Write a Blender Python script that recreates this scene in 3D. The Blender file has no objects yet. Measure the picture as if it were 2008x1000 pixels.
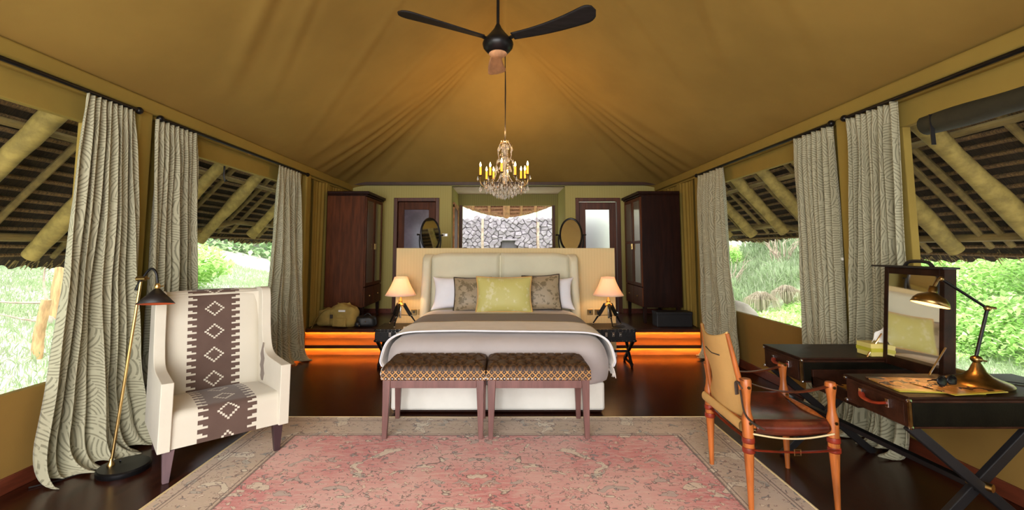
import bpy, math, random
import numpy as np
from mathutils import Vector, Matrix
from mathutils import noise as mnoise
R = math.radians
rnd = random.Random(7)
C = bpy.context.scene.collection
S = bpy.context.scene

# ---------------------------------------------------------------- camera, sky, exposure
cam_d = bpy.data.cameras.new('camera'); cam = bpy.data.objects.new('camera', cam_d); C.objects.link(cam)
cam.location = (0, 0, 1.5); cam.rotation_euler = (R(95), 0, 0)
cam_d.sensor_width = 36; cam_d.lens = 36 * 890 / 2008
cam_d.shift_x = 14 / 2008; cam_d.shift_y = -88 / 2008
cam_d.clip_start = .05; cam_d.clip_end = 300
S.camera = cam
S.view_settings.view_transform = 'Standard'; S.view_settings.look = 'None'
S.view_settings.exposure = 0.66; S.view_settings.gamma = 1; S.view_settings.use_curve_mapping = False
W = bpy.data.worlds.new('sky'); S.world = W; W.use_nodes = True
wn = W.node_tree
bg = wn.nodes['Background']; bg.inputs['Strength'].default_value = 2.8
wtc = wn.nodes.new('ShaderNodeTexCoord'); wno = wn.nodes.new('ShaderNodeTexNoise'); wno.inputs['Scale'].default_value = 2.5
wcr = wn.nodes.new('ShaderNodeValToRGB')
wcr.color_ramp.elements[0].color = (.86, .92, 1.0, 1); wcr.color_ramp.elements[1].color = (1, 1, 1, 1)
wcr.color_ramp.elements[0].position = .35; wcr.color_ramp.elements[1].position = .65
wn.links.new(wtc.outputs['Generated'], wno.inputs['Vector']); wn.links.new(wno.outputs['Fac'], wcr.inputs['Fac'])
wn.links.new(wcr.outputs['Color'], bg.inputs['Color'])
sun_d = bpy.data.lights.new('sun', 'SUN'); sun = bpy.data.objects.new('sun', sun_d); C.objects.link(sun)
sun_d.energy = 1.9; sun_d.angle = R(12); sun_d.color = (1, .95, .85); sun.rotation_euler = (R(18), R(8), 0)

# added area lamp in the tent's open front, behind the camera, brightening the room
ld = bpy.data.lights.new('front_fill_light', 'AREA'); ld.shape = 'RECTANGLE'; ld.size = 3.8; ld.size_y = 2.6; ld.energy = 150; ld.color = (1, .97, .92)
lo = bpy.data.objects.new('front_fill_light', ld); C.objects.link(lo); lo.location = (-1.0, -1.7, 1.75); lo.rotation_euler = (R(82), 0, R(-6))

# ---------------------------------------------------------------- node expressions
class X:
    nt = None
    def __init__(s, k): s.k = k
    @staticmethod
    def m(op, *a):
        n = X.nt.nodes.new('ShaderNodeMath'); n.operation = op
        for i, v in enumerate(a):
            if isinstance(v, X): X.nt.links.new(v.k, n.inputs[i])
            else: n.inputs[i].default_value = v
        return X(n.outputs[0])
    def __add__(s, o): return X.m('ADD', s, o)
    def __radd__(s, o): return X.m('ADD', o, s)
    def __sub__(s, o): return X.m('SUBTRACT', s, o)
    def __rsub__(s, o): return X.m('SUBTRACT', o, s)
    def __mul__(s, o): return X.m('MULTIPLY', s, o)
    def __rmul__(s, o): return X.m('MULTIPLY', s, o)
    def __truediv__(s, o): return X.m('DIVIDE', s, o)
def fl(a): return X.m('FLOOR', a)
def fr(a): return X.m('FRACT', a)
def ab(a): return X.m('ABSOLUTE', a)
def sn(a): return X.m('SINE', a)
def cs(a): return X.m('COSINE', a)
def lt(a, b): return X.m('LESS_THAN', a, b)
def gt(a, b): return X.m('GREATER_THAN', a, b)
def mx(a, b): return X.m('MAXIMUM', a, b)
def mn(a, b): return X.m('MINIMUM', a, b)
def fmod(a, b): return X.m('FLOORED_MODULO', a, b)
def sstep(a, lo, hi):
    n = X.nt.nodes.new('ShaderNodeMapRange'); n.interpolation_type = 'SMOOTHSTEP'
    X.nt.links.new(a.k, n.inputs[0]); n.inputs[1].default_value = lo; n.inputs[2].default_value = hi
    return X(n.outputs[0])
def coords(kind='Object'):
    n = X.nt.nodes.new('ShaderNodeTexCoord'); return X(n.outputs[kind])
def sep(v):
    n = X.nt.nodes.new('ShaderNodeSeparateXYZ'); X.nt.links.new(v.k, n.inputs[0]); return [X(o) for o in n.outputs]
def comb(*a):
    n = X.nt.nodes.new('ShaderNodeCombineXYZ')
    for i, v in enumerate(a):
        if isinstance(v, X): X.nt.links.new(v.k, n.inputs[i])
        else: n.inputs[i].default_value = v
    return X(n.outputs[0])
def scl(v, s):
    n = X.nt.nodes.new('ShaderNodeVectorMath'); n.operation = 'MULTIPLY'; X.nt.links.new(v.k, n.inputs[0])
    n.inputs[1].default_value = s if hasattr(s, '__len__') else (s, s, s); return X(n.outputs[0])
def vadd(a, b):
    n = X.nt.nodes.new('ShaderNodeVectorMath'); n.operation = 'ADD'; X.nt.links.new(a.k, n.inputs[0]); X.nt.links.new(b.k, n.inputs[1]); return X(n.outputs[0])
def noi(v, scale=5, detail=3, rough=.5, out=0, dist=0):
    n = X.nt.nodes.new('ShaderNodeTexNoise'); n.inputs['Scale'].default_value = scale; n.inputs['Detail'].default_value = detail
    n.inputs['Roughness'].default_value = rough; n.inputs['Distortion'].default_value = dist
    X.nt.links.new(v.k, n.inputs['Vector']); return X(n.outputs[out])
def vor(v, scale=5, feature='F1', rand=1, dim='3D'):
    n = X.nt.nodes.new('ShaderNodeTexVoronoi'); n.feature = feature; n.voronoi_dimensions = dim
    n.inputs['Scale'].default_value = scale; n.inputs['Randomness'].default_value = rand
    X.nt.links.new(v.k, n.inputs['Vector']); return n
def mixc(f, a, b):
    n = X.nt.nodes.new('ShaderNodeMix'); n.data_type = 'RGBA'
    if isinstance(f, X): X.nt.links.new(f.k, n.inputs[0])
    else: n.inputs[0].default_value = f
    for i, v in ((6, a), (7, b)):
        if isinstance(v, X): X.nt.links.new(v.k, n.inputs[i])
        else: n.inputs[i].default_value = tuple(v) + (1,)
    return X(n.outputs[2])
def srgb(r, g, b):
    f = lambda c: (c / 255 / 12.92) if c <= 10 else ((c / 255 + .055) / 1.055) ** 2.4
    return (f(r), f(g), f(b))

MATS = {}
def newmat(name):
    m = bpy.data.materials.new(name); m.use_nodes = True; X.nt = m.node_tree
    MATS[name] = m
    return m, m.node_tree.nodes['Principled BSDF']
def setc(b, c):
    if isinstance(c, X): X.nt.links.new(c.k, b.inputs['Base Color'])
    else: b.inputs['Base Color'].default_value = tuple(c) + (1,)
def bump(b, h, strength=.3, dist=.01):
    n = X.nt.nodes.new('ShaderNodeBump'); n.inputs['Strength'].default_value = strength; n.inputs['Distance'].default_value = dist
    X.nt.links.new(h.k, n.inputs['Height']); X.nt.links.new(n.outputs[0], b.inputs['Normal'])
def M(name, col, rough=.6, metal=0, var=.15, vs=6, bmp=0, bs=80, stretch=(1, 1, 1), spec=None, sheen=0, emit=None, es=0, coat=0):
    m, b = newmat(name)
    v = scl(coords(), stretch)
    n = noi(v, vs, 4, .6)
    d = tuple(c * (1 - var) for c in col); l = tuple(min(1, c * (1 + var)) for c in col)
    setc(b, mixc(sstep(n, .3, .7), d, l))
    b.inputs['Roughness'].default_value = rough; b.inputs['Metallic'].default_value = metal
    if spec is not None: b.inputs['Specular IOR Level'].default_value = spec
    if sheen: b.inputs['Sheen Weight'].default_value = sheen
    if coat: b.inputs['Coat Weight'].default_value = coat; b.inputs['Coat Roughness'].default_value = .15
    if bmp: bump(b, noi(v, bs, 3, .6), bmp, .01)
    if emit: b.inputs['Emission Color'].default_value = tuple(emit) + (1,); b.inputs['Emission Strength'].default_value = es
    return m

# ---------------------------------------------------------------- mesh builder
class MB:
    def __init__(s): s.v = []; s.f = []; s.uv = {}
    def add(s, vs, fs, M_=None):
        o = len(s.v)
        if M_ is not None: vs = [M_ @ Vector(p) for p in vs]
        s.v += [tuple(p) for p in vs]; s.f += [tuple(i + o for i in f) for f in fs]; return s
    def box(s, lo, hi, M_=None):
        x0, y0, z0 = lo; x1, y1, z1 = hi
        v = [(x0, y0, z0), (x1, y0, z0), (x1, y1, z0), (x0, y1, z0), (x0, y0, z1), (x1, y0, z1), (x1, y1, z1), (x0, y1, z1)]
        f = [(0, 3, 2, 1), (4, 5, 6, 7), (0, 1, 5, 4), (1, 2, 6, 5), (2, 3, 7, 6), (3, 0, 4, 7)]
        return s.add(v, f, M_)
    def bar(s, p0, p1, w0, d0, w1=None, d1=None, up=(0, 0, 1)):
        """square bar from p0 to p1, width w depth d, tapering"""
        p0 = Vector(p0); p1 = Vector(p1); a = (p1 - p0).normalized(); up = Vector(up)
        if abs(a.dot(up)) > .98: up = Vector((0, 1, 0))
        x = a.cross(up).normalized(); y = x.cross(a).normalized()
        w1 = w0 if w1 is None else w1; d1 = d0 if d1 is None else d1
        v = []
        for p, w, d in ((p0, w0, d0), (p1, w1, d1)):
            for i, j in ((-1, -1), (1, -1), (1, 1), (-1, 1)): v.append(p + x * w / 2 * i + y * d / 2 * j)
        return s.add(v, [(3, 2, 1, 0), (4, 5, 6, 7), (0, 1, 5, 4), (1, 2, 6, 5), (2, 3, 7, 6), (3, 0, 4, 7)])
    def tube(s, pts, r, n=10, cap=True, closed=False, flat=1.0):
        pts = [Vector(p) for p in pts]; k = len(pts)
        rs = r if hasattr(r, '__len__') else [r] * k
        o = len(s.v); prev = None; vs = []
        for i, p in enumerate(pts):
            if closed: t = (pts[(i + 1) % k] - pts[i - 1])
            else: t = pts[min(i + 1, k - 1)] - pts[max(i - 1, 0)]
            t = t.normalized() if t.length > 1e-9 else Vector((0, 0, 1))
            if prev is None:
                u = t.orthogonal().normalized() if abs(t.z) > .9 else t.cross(Vector((0, 0, 1))).normalized()
            else:
                u = prev - t * prev.dot(t)
                u = u.normalized() if u.length > 1e-6 else t.orthogonal().normalized()
            w = t.cross(u); prev = u
            for j in range(n):
                a = 2 * math.pi * j / n
                vs.append(p + u * math.cos(a) * rs[i] + w * math.sin(a) * rs[i] * flat)
        fs = []
        for i in range(k if closed else k - 1):
            for j in range(n):
                a = i * n + j; b = i * n + (j + 1) % n; c = ((i + 1) % k) * n + (j + 1) % n; d = ((i + 1) % k) * n + j
                fs.append((a, b, c, d))
        if cap and not closed:
            fs.append(tuple(reversed(range(n)))); fs.append(tuple(range((k - 1) * n, k * n)))
        return s.add(vs, fs)
    def lathe(s, prof, n=24, M_=None, cap=True, sx=1, sy=1):
        vs = []; k = len(prof)
        for r, z in prof:
            for j in range(n):
                a = 2 * math.pi * j / n; vs.append((r * math.cos(a) * sx, r * math.sin(a) * sy, z))
        fs = [(i * n + j, i * n + (j + 1) % n, (i + 1) * n + (j + 1) % n, (i + 1) * n + j) for i in range(k - 1) for j in range(n)]
        if cap:
            if prof[0][0] > 1e-5: fs.append(tuple(reversed(range(n))))
            if prof[-1][0] > 1e-5: fs.append(tuple(range((k - 1) * n, k * n)))
        return s.add(vs, fs, M_)
    def ball(s, c, r, n=12, sc=(1, 1, 1)):
        m = max(4, n // 2)
        prof = [(max(1e-4, math.sin(math.pi * i / m)) * r, -math.cos(math.pi * i / m) * r) for i in range(m + 1)]
        return s.lathe(prof, n, Matrix.Translation(c) @ Matrix.Diagonal((*sc, 1)), cap=False)
    def grid(s, fn, nu, nv, uvf=None, closeu=False):
        o = len(s.v)
        for i in range(nu + 1):
            for j in range(nv + 1):
                s.v.append(tuple(fn(i / nu, j / nv)))
                if uvf: s.uv[len(s.v) - 1] = uvf(i / nu, j / nv)
        for i in range(nu):
            for j in range(nv):
                a = o + i * (nv + 1) + j; s.f.append((a, a + nv + 1, a + nv + 2, a + 1))
        return s
    def prism(s, poly, axis, a0, a1):
        """polygon in the two other axes extruded along axis"""
        def P(p, t):
            if axis == 0: return (t, p[0], p[1])
            if axis == 1: return (p[0], t, p[1])
            return (p[0], p[1], t)
        n = len(poly)
        vs = [P(p, a0) for p in poly] + [P(p, a1) for p in poly]
        fs = [tuple(reversed(range(n))), tuple(range(n, 2 * n))] + [(i, (i + 1) % n, n + (i + 1) % n, n + i) for i in range(n)]
        return s.add(vs, fs)
    def rings(s, prof, cx, cy, hx, hy, r, n=10, nx=8, ny=8, fz=None):
        """stack of rounded rectangles: prof = [(offset, z)], closed on top with a grid-like fan of shrinking rings"""
        def ring(off, z):
            X_ = hx + off; Y_ = hy + off; rr = max(.01, min(r + off, X_ * .95, Y_ * .95)); out = []
            for (sx, sy, a0) in ((1, -1, -90), (1, 1, 0), (-1, 1, 90), (-1, -1, 180)):
                for i in range(n + 1):
                    a = R(a0 + 90 * i / n); out.append((cx + sx * (X_ - rr) + rr * math.cos(a), cy + sy * (Y_ - rr) + rr * math.sin(a), z))
                nn = ny if sx * sy < 0 and sx > 0 or (sx < 0 and sy > 0 and False) else nx
                # straight run to next corner
                e = out[-1]
                nxt = {(1, -1): (cx + X_, cy + (Y_ - rr)), (1, 1): (cx - (X_ - rr), cy + Y_), (-1, 1): (cx - X_, cy - (Y_ - rr)), (-1, -1): (cx + (X_ - rr), cy - Y_)}[(sx, sy)]
                for k in range(1, 8): t = k / 8; out.append((e[0] + (nxt[0] - e[0]) * t, e[1] + (nxt[1] - e[1]) * t, z))
            return out
        L = [ring(o_, z) for o_, z in prof]; m = len(L[0])
        o = len(s.v)
        for l in L: s.v += l
        for i in range(len(L) - 1):
            for j in range(m): s.f.append((o + i * m + j, o + i * m + (j + 1) % m, o + (i + 1) * m + (j + 1) % m, o + (i + 1) * m + j))
        s.f.append(tuple(o + j for j in reversed(range(m))))
        # top: shrink ring towards the centre line
        last = L[-1]; b = o + (len(L) - 1) * m; K = 8
        for k in range(1, K):
            t = 1 - k / K; z = prof[-1][1] + .012 * (1 - t * t)
            s.v += [(cx + (p[0] - cx) * t, cy + (p[1] - cy) * t, z) for p in last]
            nb = len(s.v) - m
            for j in range(m): s.f.append((b + j, b + (j + 1) % m, nb + (j + 1) % m, nb + j))
            b = nb
        s.v.append((cx, cy, prof[-1][1] + .012)); c = len(s.v) - 1
        for j in range(m): s.f.append((b + j, b + (j + 1) % m, c))
        return s
    def jig(s, amp, freq, seed=0, axes=(1, 1, 1)):
        sd = Vector((seed * 3.1, seed * 1.7, seed))
        for i, p in enumerate(s.v):
            d = mnoise.noise_vector(Vector(p) * freq + sd)
            s.v[i] = tuple(p[k] + d[k] * amp * axes[k] for k in range(3))
        return s
    def map(s, fn):
        s.v = [tuple(fn(*p)) for p in s.v]; return s
    def build(s, name, mat, parent=None, smooth=False, bevel=0, bseg=2, subd=0, solid=0, angle=40, **kw):
        me = bpy.data.meshes.new(name); me.from_pydata(s.v, [], s.f); me.update()
        if s.uv:
            ul = me.uv_layers.new(name='UVMap')
            for l in me.loops: ul.data[l.index].uv = s.uv.get(l.vertex_index, (0, 0))
        mm = MATS[mat] if isinstance(mat, str) else mat
        me.materials.append(mm)
        if smooth:
            me.polygons.foreach_set('use_smooth', [True] * len(me.polygons))
            if angle < 180: me.set_sharp_from_angle(angle=R(angle))
        o = bpy.data.objects.new(name, me); C.objects.link(o)
        if parent is not None: o.parent = parent
        if solid: md = o.modifiers.new('solid', 'SOLIDIFY'); md.thickness = solid; md.offset = 0
        if subd: md = o.modifiers.new('sub', 'SUBSURF'); md.levels = subd; md.render_levels = subd
        if bevel: md = o.modifiers.new('bevel', 'BEVEL'); md.width = bevel; md.segments = bseg; md.limit_method = 'ANGLE'; md.angle_limit = R(35)
        for k, v in kw.items(): o[k] = v
        return o
def tag(o, label, cat, group=None):
    o['label'] = label; o['category'] = cat
    if group: o['group'] = group
    return o
def thing(name, label, cat, loc=(0, 0, 0), rz=0, group=None):
    o = bpy.data.objects.new(name, None); C.objects.link(o); o.empty_display_size = .1
    o.location = loc; o.rotation_euler = (0, 0, rz); return tag(o, label, cat, group)
def structure(name, parent=None):
    o = bpy.data.objects.new(name, None); C.objects.link(o); o['kind'] = 'structure'; o.parent = parent; return o
KIDS = {}
def copy_tree(o, parent=None):
    c = o.copy(); C.objects.link(c); c.parent = parent
    for ch in [x for x in C.objects if x.parent == o]: copy_tree(ch, c)
    return c
def lamp(name, loc, energy, color, radius=.04, parent=None):
    d = bpy.data.lights.new(name, 'POINT'); d.energy = energy; d.color = color; d.shadow_soft_size = radius
    o = bpy.data.objects.new(name, d); C.objects.link(o); o.location = loc; o.parent = parent; return o
def arc(c, r, a0, a1, n, plane='xz'):
    out = []
    for i in range(n + 1):
        a = R(a0 + (a1 - a0) * i / n); u = r * math.cos(a); v = r * math.sin(a)
        out.append({'xz': (c[0] + u, c[1], c[2] + v), 'yz': (c[0], c[1] + u, c[2] + v), 'xy': (c[0] + u, c[1] + v, c[2])}[plane])
    return out
def smooth_path(pts, n=6):
    """Catmull-Rom through the points"""
    P = [Vector(p) for p in pts]; P = [P[0] * 2 - P[1]] + P + [P[-1] * 2 - P[-2]]; out = []
    for i in range(1, len(P) - 2):
        for k in range(n):
            t = k / n; a, b, c, d = P[i - 1], P[i], P[i + 1], P[i + 2]
            out.append(.5 * ((2 * b) + (c - a) * t + (2 * a - 5 * b + 4 * c - d) * t * t + (3 * b - a - 3 * c + d) * t ** 3))
    out.append(P[-2]); return out

# ---------------------------------------------------------------- materials
M('canvas', (.30, .208, .048), .85, var=.07, vs=1.6, bmp=.08, bs=300, spec=.15)
M('canvas_roof', (.315, .202, .052), .85, var=.08, vs=1.2, bmp=.08, bs=260, spec=.15)
M('canvas_lower', (.30, .175, .045), .85, var=.07, vs=1.6, bmp=.08, bs=300, spec=.15)
M('black_metal', (.012, .011, .012), .35, .6, var=.2)
M('black_matte', (.010, .009, .010), .5, var=.2)
M('fan_wood', (.012, .010, .010), .6, var=.3, stretch=(1, 8, 1), spec=.2)
M('brass', (.62, .42, .16), .28, 1, var=.15, vs=12)
M('old_brass', (.27, .17, .065), .33, 1, var=.3, vs=14)
M('chrome', (.75, .75, .78), .15, 1, var=.05)
M('white_plastic', (.85, .84, .80), .4, var=.03)
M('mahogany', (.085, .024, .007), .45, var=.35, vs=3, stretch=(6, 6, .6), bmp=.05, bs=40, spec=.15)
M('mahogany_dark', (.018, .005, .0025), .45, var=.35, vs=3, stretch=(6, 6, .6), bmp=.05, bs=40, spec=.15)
M('door_wood', (.085, .022, .007), .5, var=.3, vs=3, stretch=(6, 6, .6), bmp=.05, bs=40)
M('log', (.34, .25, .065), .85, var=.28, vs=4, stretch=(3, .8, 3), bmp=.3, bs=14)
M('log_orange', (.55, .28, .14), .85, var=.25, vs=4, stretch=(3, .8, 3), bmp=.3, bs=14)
M('pole_wood', (.20, .14, .04), .85, var=.28, vs=4, stretch=(3, .8, 3), bmp=.3, bs=14)
M('batten', (.19, .105, .030), .95, var=.6, vs=10, stretch=(2, 9, 2), bmp=.8, bs=60)
M('batten_orange', (.50, .26, .15), .9, var=.3, vs=9, stretch=(1, 5, 5), bmp=.3, bs=30)
M('reed', (.22, .155, .05), .95, var=.4, vs=26)
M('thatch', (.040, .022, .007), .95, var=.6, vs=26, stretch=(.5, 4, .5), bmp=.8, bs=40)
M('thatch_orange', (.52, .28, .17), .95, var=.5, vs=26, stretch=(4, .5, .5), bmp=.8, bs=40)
M('sheet', (.80, .79, .85), .8, var=.02, bmp=.05, bs=60)
M('headboard', (.62, .58, .43), .7, var=.04, vs=3, bmp=.05, bs=260, sheen=.2)
M('chair_cream', (.61, .56, .46), .8, var=.04, vs=3, bmp=.08, bs=240, sheen=.1)
M('bed_base', (.80, .77, .70), .75, var=.03, bmp=.08, bs=240)
M('duvet', (.49, .435, .43), .85, var=.05, vs=3, bmp=.06, bs=160, sheen=.2)
M('coverlet', (.20, .155, .125), .85, var=.06, vs=3, bmp=.06, bs=160, sheen=.1)
M('throw', (.84, .79, .73), .9, var=.05, vs=5, bmp=.12, bs=120, sheen=.2)
M('piping', (.05, .035, .025), .6, var=.1)
M('bench_wood', (.17, .075, .065), .4, var=.2, vs=4, stretch=(5, 5, .6), bmp=.04, bs=40)
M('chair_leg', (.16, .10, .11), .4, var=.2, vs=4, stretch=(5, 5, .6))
M('chair_leg_shaded', (.045, .022, .026), .4, var=.2, vs=4, stretch=(5, 5, .6))  # same leg wood, with shade put into the colour
M('trunk_leather', (.010, .008, .008), .42, var=.35, vs=20, spec=.3, bmp=.15, bs=90)
M('desk_leather', (.018, .006, .003), .45, var=.4, vs=12, bmp=.1, bs=90, spec=.15)
M('desk_side', (.030, .010, .005), .45, var=.4, vs=9, bmp=.15, bs=90, spec=.15)
M('desk_front', (.004, .0035, .002), .42, var=.4, vs=12, bmp=.1, bs=90, spec=.12)
M('brown_leather', (.10, .018, .008), .34, var=.5, vs=9, bmp=.12, bs=70)
M('red_strap', (.22, .022, .008), .4, var=.3, vs=12)
M('teak', (.42, .115, .022), .4, var=.35, vs=4, stretch=(6, 6, .7), bmp=.05, bs=40)
M('safari_canvas', (.60, .36, .12), .85, var=.07, vs=4, bmp=.12, bs=220)
M('cream_rope', (.75, .60, .33), .8, var=.05)
M('lamp_shade_black', (.012, .008, .008), .5, var=.2)
M('shade_inner', (.50, .09, .025), .5, var=.05)
M('brass_shade_inner', (.95, .62, .25), .4, var=.03, emit=(1, .5, .14), es=1.2)  # lining emits weakly, standing in for bulb light falling on it
M('candle', (.85, .40, .05), .6, var=.05, emit=(1, .36, .03), es=.9)  # sleeve emits weakly, imitating the glow of the bulb above it
M('flame', (1, .8, .5), .4, var=0, emit=(1, .60, .20), es=40)
M('led', (1, .5, .2), .4, var=0, emit=(1, .38, .06), es=58)
M('khaki', (.36, .25, .065), .85, var=.15, vs=7, bmp=.2, bs=100)
M('paper', (.85, .83, .80), .7, var=.02)
M('tissue_box', (.60, .52, .16), .6, var=.05)
M('tissue_stripe', (.45, .42, .03), .6, var=.05)
M('trim_dark', (.05, .02, .010), .5, var=.2)
M('baseboard', (.13, .028, .012), .4, var=.3, vs=4, stretch=(5, .7, 5))
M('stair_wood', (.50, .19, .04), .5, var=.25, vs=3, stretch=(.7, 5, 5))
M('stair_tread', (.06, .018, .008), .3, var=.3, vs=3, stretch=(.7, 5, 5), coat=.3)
M('plaster', (.82, .62, .52), .8, var=.03)
M('niche', (.12, .11, .12), .8, var=.1)
M('stone', (.29, .262, .285), .9, var=.22, vs=3, bmp=.5, bs=12)
M('mortar', (.08, .07, .07), .95, var=.3, vs=9)
M('boulder', (.36, .31, .24), .9, var=.25, vs=3, bmp=.6, bs=8)
M('trunk_bark', (.55, .34, .16), .9, var=.3, vs=5, stretch=(3, 3, .7), bmp=.5, bs=10)
M('dry_grass', (.50, .43, .33), .9, var=.4, vs=12)
M('twig', (.42, .33, .25), .9, var=.3, vs=8)
M('blind', (.030, .026, .012), .8, var=.2, vs=5, bmp=.2, bs=30)
M('camera_bag', (.012, .012, .014), .45, var=.3, bmp=.1)
M('basin_tap', (.02, .02, .02), .3, .7)
M('glass_dark', (.13, .11, .15), .12, var=.3, vs=2)  # opaque pane, the dark room behind and bluish reflection put into its colour

# mirror
m, b = newmat('mirror'); setc(b, (.82, .82, .80)); b.inputs['Metallic'].default_value = 1; b.inputs['Roughness'].default_value = .03
# crystal
m, b = newmat('crystal'); setc(b, (1, .96, .88)); b.inputs['Roughness'].default_value = .03; b.inputs['IOR'].default_value = 1.5; b.inputs['Transmission Weight'].default_value = .75
b.inputs['Specular IOR Level'].default_value = .9
# frosted door glass
m, b = newmat('frosted'); setc(b, (.80, .80, .86)); b.inputs['Roughness'].default_value = .42; b.inputs['Transmission Weight'].default_value = .9; b.inputs['IOR'].default_value = 1.2
# wardrobe glass, the wall's greenish reflection put into its colour
m, b = newmat('cabinet_glass'); setc(b, (.34, .33, .22)); b.inputs['Roughness'].default_value = .14; b.inputs['Metallic'].default_value = .75
# insect screen
m, b = newmat('screen'); nt = m.node_tree
tr = nt.nodes.new('ShaderNodeBsdfTransparent'); mixs = nt.nodes.new('ShaderNodeMixShader'); mixs.inputs[0].default_value = .02
tl = nt.nodes.new('ShaderNodeBsdfTranslucent'); tl.inputs[0].default_value = (.9, .9, .85, 1)
sx, sy, sz = sep(coords()); f_ = .001 + .010 * noi(scl(coords(), (1, 9, .5)), 3)
nt.links.new(f_.k, mixs.inputs[0]); nt.links.new(tr.outputs[0], mixs.inputs[1]); nt.links.new(tl.outputs[0], mixs.inputs[2])
nt.links.new(mixs.outputs[0], nt.nodes['Material Output'].inputs[0])
# lamp shade fabric
m, b = newmat('shade_fabric'); setc(b, (.88, .78, .70)); b.inputs['Roughness'].default_value = .8
nt = m.node_tree; tl = nt.nodes.new('ShaderNodeBsdfTranslucent'); tl.inputs[0].default_value = (.95, .74, .60, 1)
ms = nt.nodes.new('ShaderNodeMixShader'); ms.inputs[0].default_value = .45
nt.links.new(b.outputs[0], ms.inputs[1]); nt.links.new(tl.outputs[0], ms.inputs[2]); nt.links.new(ms.outputs[0], nt.nodes['Material Output'].inputs[0])
# polished floor
m, b = newmat('floor_wood'); o_ = coords(); x, y, z = sep(o_)
g = noi(scl(o_, (9, .6, 1)), 3, 5, .6); col = mixc(sstep(g, .3, .7), (.020, .0045, .002), (.045, .010, .004))
pl = fr(x / .14); gap = mx(lt(pl, .015), gt(pl, .985)); setc(b, mixc(gap, col, (.008, .003, .002)))
b.inputs['Roughness'].default_value = .26; b.inputs['Specular IOR Level'].default_value = .35
bump(b, g, .05, .01)
# striped wallpaper / linen panel
def stripes(name, c0, c1, freq, rough=.75, ax=0):
    m, b = newmat(name); o_ = coords(); s_ = sep(o_); u = s_[ax]
    st = [1, 1, 1]; st[ax] = 60; st[2] = .6
    f = .5 * sstep(sn(u * freq), -.4, .6) + .5 * noi(scl(o_, tuple(st)), 1, 2)
    setc(b, mixc(f, c0, c1)); b.inputs['Roughness'].default_value = rough; b.inputs['Specular IOR Level'].default_value = .2
    return m
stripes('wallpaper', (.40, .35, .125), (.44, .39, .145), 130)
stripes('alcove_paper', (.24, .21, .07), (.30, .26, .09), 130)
stripes('partition_linen', (.62, .48, .255), (.66, .515, .28), 150)
# curtain cloth
m, b = newmat('curtain'); u = coords('UV')
vn = vor(vadd(u, scl(noi(u, 4, 2, out=1), .06)), 6.5, rand=.8, dim='2D'); pos = X(vn.outputs['Position']); rc = sep(X(vn.outputs['Color']))
ang = rc[0] * 6.283; ps = sep(pos); us = sep(u)
dx = us[0] - ps[0] - cs(ang) * .21; dy = us[1] - ps[1] - sn(ang) * .21
dd = X.m('SQRT', dx * dx + dy * dy)
w = sstep(sn(dd * 6.283 / .021), .25, .65)
w = w * sstep(noi(u, 20, 2), .34, .46)
pat = mixc(w * .85, (.48, .45, .31), (.21, .195, .125))
setc(b, pat); b.inputs['Roughness'].default_value = .75; b.inputs['Sheen Weight'].default_value = .2
nt = m.node_tree; tl = nt.nodes.new('ShaderNodeBsdfTranslucent'); nt.links.new(pat.k, tl.inputs[0])
ms = nt.nodes.new('ShaderNodeMixShader'); ms.inputs[0].default_value = .14
nt.links.new(b.outputs[0], ms.inputs[1]); nt.links.new(tl.outputs[0], ms.inputs[2]); nt.links.new(ms.outputs[0], nt.nodes['Material Output'].inputs[0])
# kilim armchair cloth: object x across, y+z along
m, b = newmat('kilim'); o_ = coords(); x, y, z = sep(o_); g = .0150
iu = fl(ab(x) / g); iv = fl((y + z) / g)
per = fmod(iv, 4)                     # stepped comb edge
edge = 8.5 + 1.5 * gt(per, .5) + 2 * gt(per, 1.5) + 0 * x
inside = lt(iu + .5, edge)
vm = fmod(iv + 4, 14) - 6
dia = ab(fl(x / g + .5)) + ab(vm)
ring = lt(ab(dia - 4), .6)
n_ = noi(o_, 9, 3)
brown = mixc(n_, (.070, .036, .026), (.12, .070, .052)); cream = mixc(noi(o_, 4, 2), (.58, .53, .43), (.65, .60, .50))
setc(b, mixc(inside * (1 - ring), cream, brown)); b.inputs['Roughness'].default_value = .8; b.inputs['Sheen Weight'].default_value = .2
bump(b, noi(o_, 250, 2), .08, .01)
# bench ogee cloth
m, b = newmat('ogee'); o_ = coords(); x, y, z = sep(o_)
k = 40.0; q = z + y * .9; a = fr((x + q) * k / 2) - .5; c = fr((x - q) * k / 2) - .5
lat = lt(mn(.5 - ab(a), .5 - ab(c)), .11)
r2 = X.m('SQRT', a * a + c * c); dot = lt(r2, .12); rg = lt(ab(r2 - .27), .075)
col = mixc(lat, (.035, .017, .010), (.55, .27, .07)); col = mixc(rg, col, (.015, .009, .008)); col = mixc(dot, col, (.40, .24, .13))
setc(b, mixc(.45 * sstep(noi(o_, 12, 3), .35, .7), col, (.09, .040, .018))); b.inputs['Roughness'].default_value = .6
m, b = newmat('ogee_shaded'); o_ = coords(); x, y, z = sep(o_); k = 40.0; a = fr((x + y) * k / 2) - .5; c = fr((x - y) * k / 2) - .5  # bench top: same ogee cloth, velvet shading put into the colour
lat = lt(mn(.5 - ab(a), .5 - ab(c)), .11); col = mixc(lat, (.030, .014, .008), (.115, .052, .018)); setc(b, mixc(.6 * noi(o_, 12, 3), col, (.055, .026, .012))); b.inputs['Roughness'].default_value = .55
m, b = newmat('floral_brown'); o_ = coords(); v_ = vadd(o_, scl(noi(o_, 9, 2, out=1), .06))
n1 = sstep(noi(v_, 16, 4, .6), .52, .58); base = mixc(noi(o_, 3, 2), (.30, .225, .135), (.38, .29, .18))
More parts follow.
